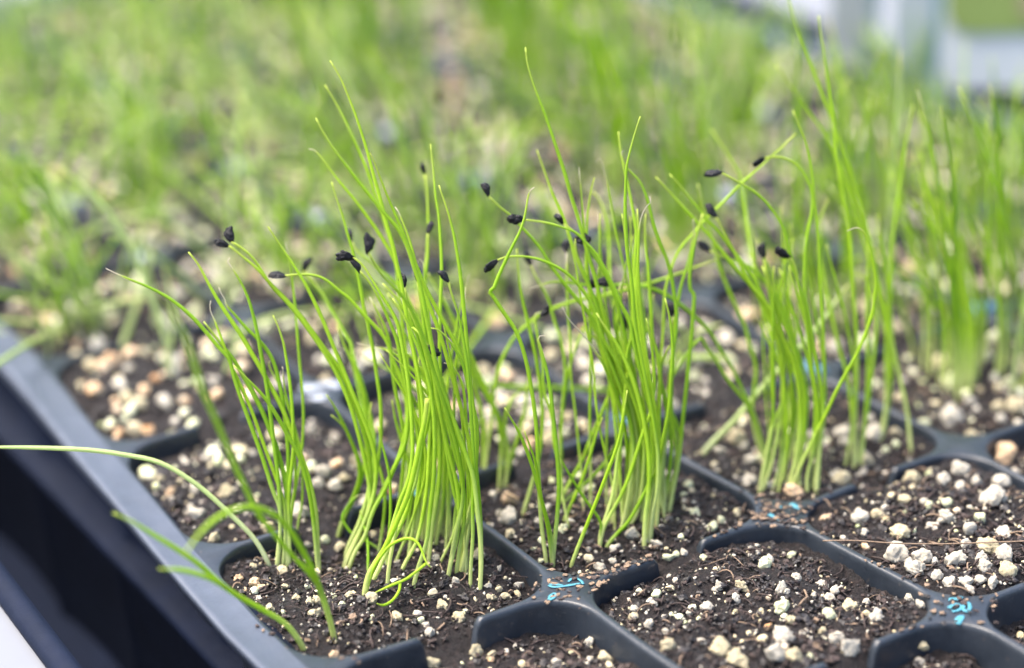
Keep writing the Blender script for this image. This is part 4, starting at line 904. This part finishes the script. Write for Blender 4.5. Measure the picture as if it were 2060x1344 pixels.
for i, (d, P, cell, u_) in enumerate(bg):
    pale = u_ < (.42 if cell[0] <= 2 else .2)
    w = rng.uniform(.42, .58) * (1.25 if pale else 1)
    V, Fc, A = blade(P, w, float(rng.random()), white=.04 if rng.random() < .3 else 0, k=6, n=16)
    if i < 300 - n_seed:
        loc = P[1]; o = link('onion_seedling', mesh_of('onion_seedling', V - loc, Fc, M_PALE if pale else M_LEAF, True, A), None, loc)
        BGC.setdefault((cell, pale), []).append((float(to_px(P[-1])[0]), o))
        if rng.random() < .06 and cell[0] < 3:
            tip, pr = P[-1], P[-1] - P[-2]; V, Fc = seed_mesh(tip + pr / np.linalg.norm(pr) * .028, -pr, .95); link('seed_coat', mesh_of('seed_coat', V - loc, Fc, M_SEED), o)
    else: stuff[int(pale)].add(V, Fc, A)
COLW = ['one', 'two', 'three', 'four', 'five', 'six']
for (cell, pale), lst in BGC.items():
    lst.sort(key=lambda q: q[0]); row = cell[1] + 2
    where = 'column %s from rim, %s' % (COLW[cell[0]], 'same row as clumps' if row == 0 else '%srow behind clumps' % (ORD[row - 1] or 'first '))
    for i, (_, o) in enumerate(lst):
        tag(o, '%sblurred %s seedling from left, %s' % (ORD[i] or 'first ', 'pale' if pale else 'green', where), 'seedling', 'blurred seedlings ' + where)
for k, (nm_, m) in enumerate((('seedling_mass', M_LEAF), ('pale_seedling_mass', M_PALE))):
    tag(link(nm_, stuff[k].mesh(nm_, m)), 'mass of %s onion seedlings blurred in the background' % ('pale' if k else 'green'), 'seedlings', kind='stuff')

# ------------------------------------------------------------------ pale things at the far right edge
M_WHITE = plain('white_plastic', (.44, .465, .46), .5); M_TEAL = plain('teal_print', (.16, .28, .30), .5); M_OLIVE = plain('olive_print', (.17, .23, .05), .6); M_TAN = plain('tan_print', (.24, .20, .11), .6)
def panel(name, c, right, up, wx, hz, th, m, parent=None, wob=0.0, pointed=False):
    """thin slab with rounded outline standing at c; right, up unit vectors"""
    n = np.cross(right, up); k = 10
    out = []
    r = min(wx, hz) * .18
    if pointed: out = [(0, -hz * .25), (wx / 2, 0), (wx / 2, hz - r), (wx / 2 - r, hz), (-wx / 2 + r, hz), (-wx / 2, hz - r), (-wx / 2, 0)]
    else:
        for cx_, cy_, a0 in ((wx / 2 - r, hz - r, 0), (-wx / 2 + r, hz - r, 90), (-wx / 2 + r, r, 180), (wx / 2 - r, r, 270)):
            for a in np.linspace(0, 90, 5): out.append((cx_ + r * math.cos(math.radians(a0 + a)), cy_ + r * math.sin(math.radians(a0 + a))))
    out = np.array(out); n2 = len(out)
    fr = c + out[:, :1] * right + out[:, 1:] * up + n * th / 2 + n * (wob * np.sin(out[:, :1] * 5)); bk = fr - n * th
    V = np.concatenate([fr, bk]); Fc = [list(range(n2)), list(range(2 * n2 - 1, n2 - 1, -1))] + [[i, i + n2, (i + 1) % n2 + n2, (i + 1) % n2] for i in range(n2)]
    me = mesh_of(name, V, Fc, m, False); return link(name, me, parent)
rt = R[:, 0] / np.linalg.norm(R[:, 0]); upv = np.array([0, 0, 1.0]); rt = np.array([rt[0], rt[1], 0]); rt /= np.linalg.norm(rt)
for px, py, wpx, lb in ((1712, 120, 100, 'white plastic plant label, left one of two behind the seedlings'), (1832, 215, 96, 'wide white plastic plant label with a teal edge')):
    c = on_plane(px, py, 0); wd = wpx * depth(c) / F; u = upv + rt * .03; u /= np.linalg.norm(u)
    o = panel('plant_label', c, rt, u, wd, 2.4, .025, M_WHITE, pointed=True); tag(o, lb, 'plant label', 'plant labels')
    if wpx > 70: panel('printed_stripe', c + rt * wd * .40 - np.cross(rt, u) * -.02, rt, u, wd * .16, 2.2, .012, M_TEAL, o)
c = on_plane(2030, 205, 0) + np.array([.35, .1, 0]); u = upv - FWD * np.array([1, 1, 0]) * -.25; u /= np.linalg.norm(u)
pk = panel('seed_packet', c, rt, u, 1.75, 2.6, .05, M_WHITE); tag(pk, 'white seed packet with an olive and tan picture at the top right corner', 'seed packet')
nn = np.cross(rt, u)
panel('packet_picture', c - rt * .18 + u * .34 + nn * .04, rt, u, .80, .80, .02, M_OLIVE, pk)
panel('packet_picture', c + rt * .10 + u * .42 + nn * .055, rt, u, .5, .62, .02, M_TAN, pk)
print('traced', n_seed, 'bg', len(bg), 'perlite', n_ind, len(extra), 'labels', len(labels_used))
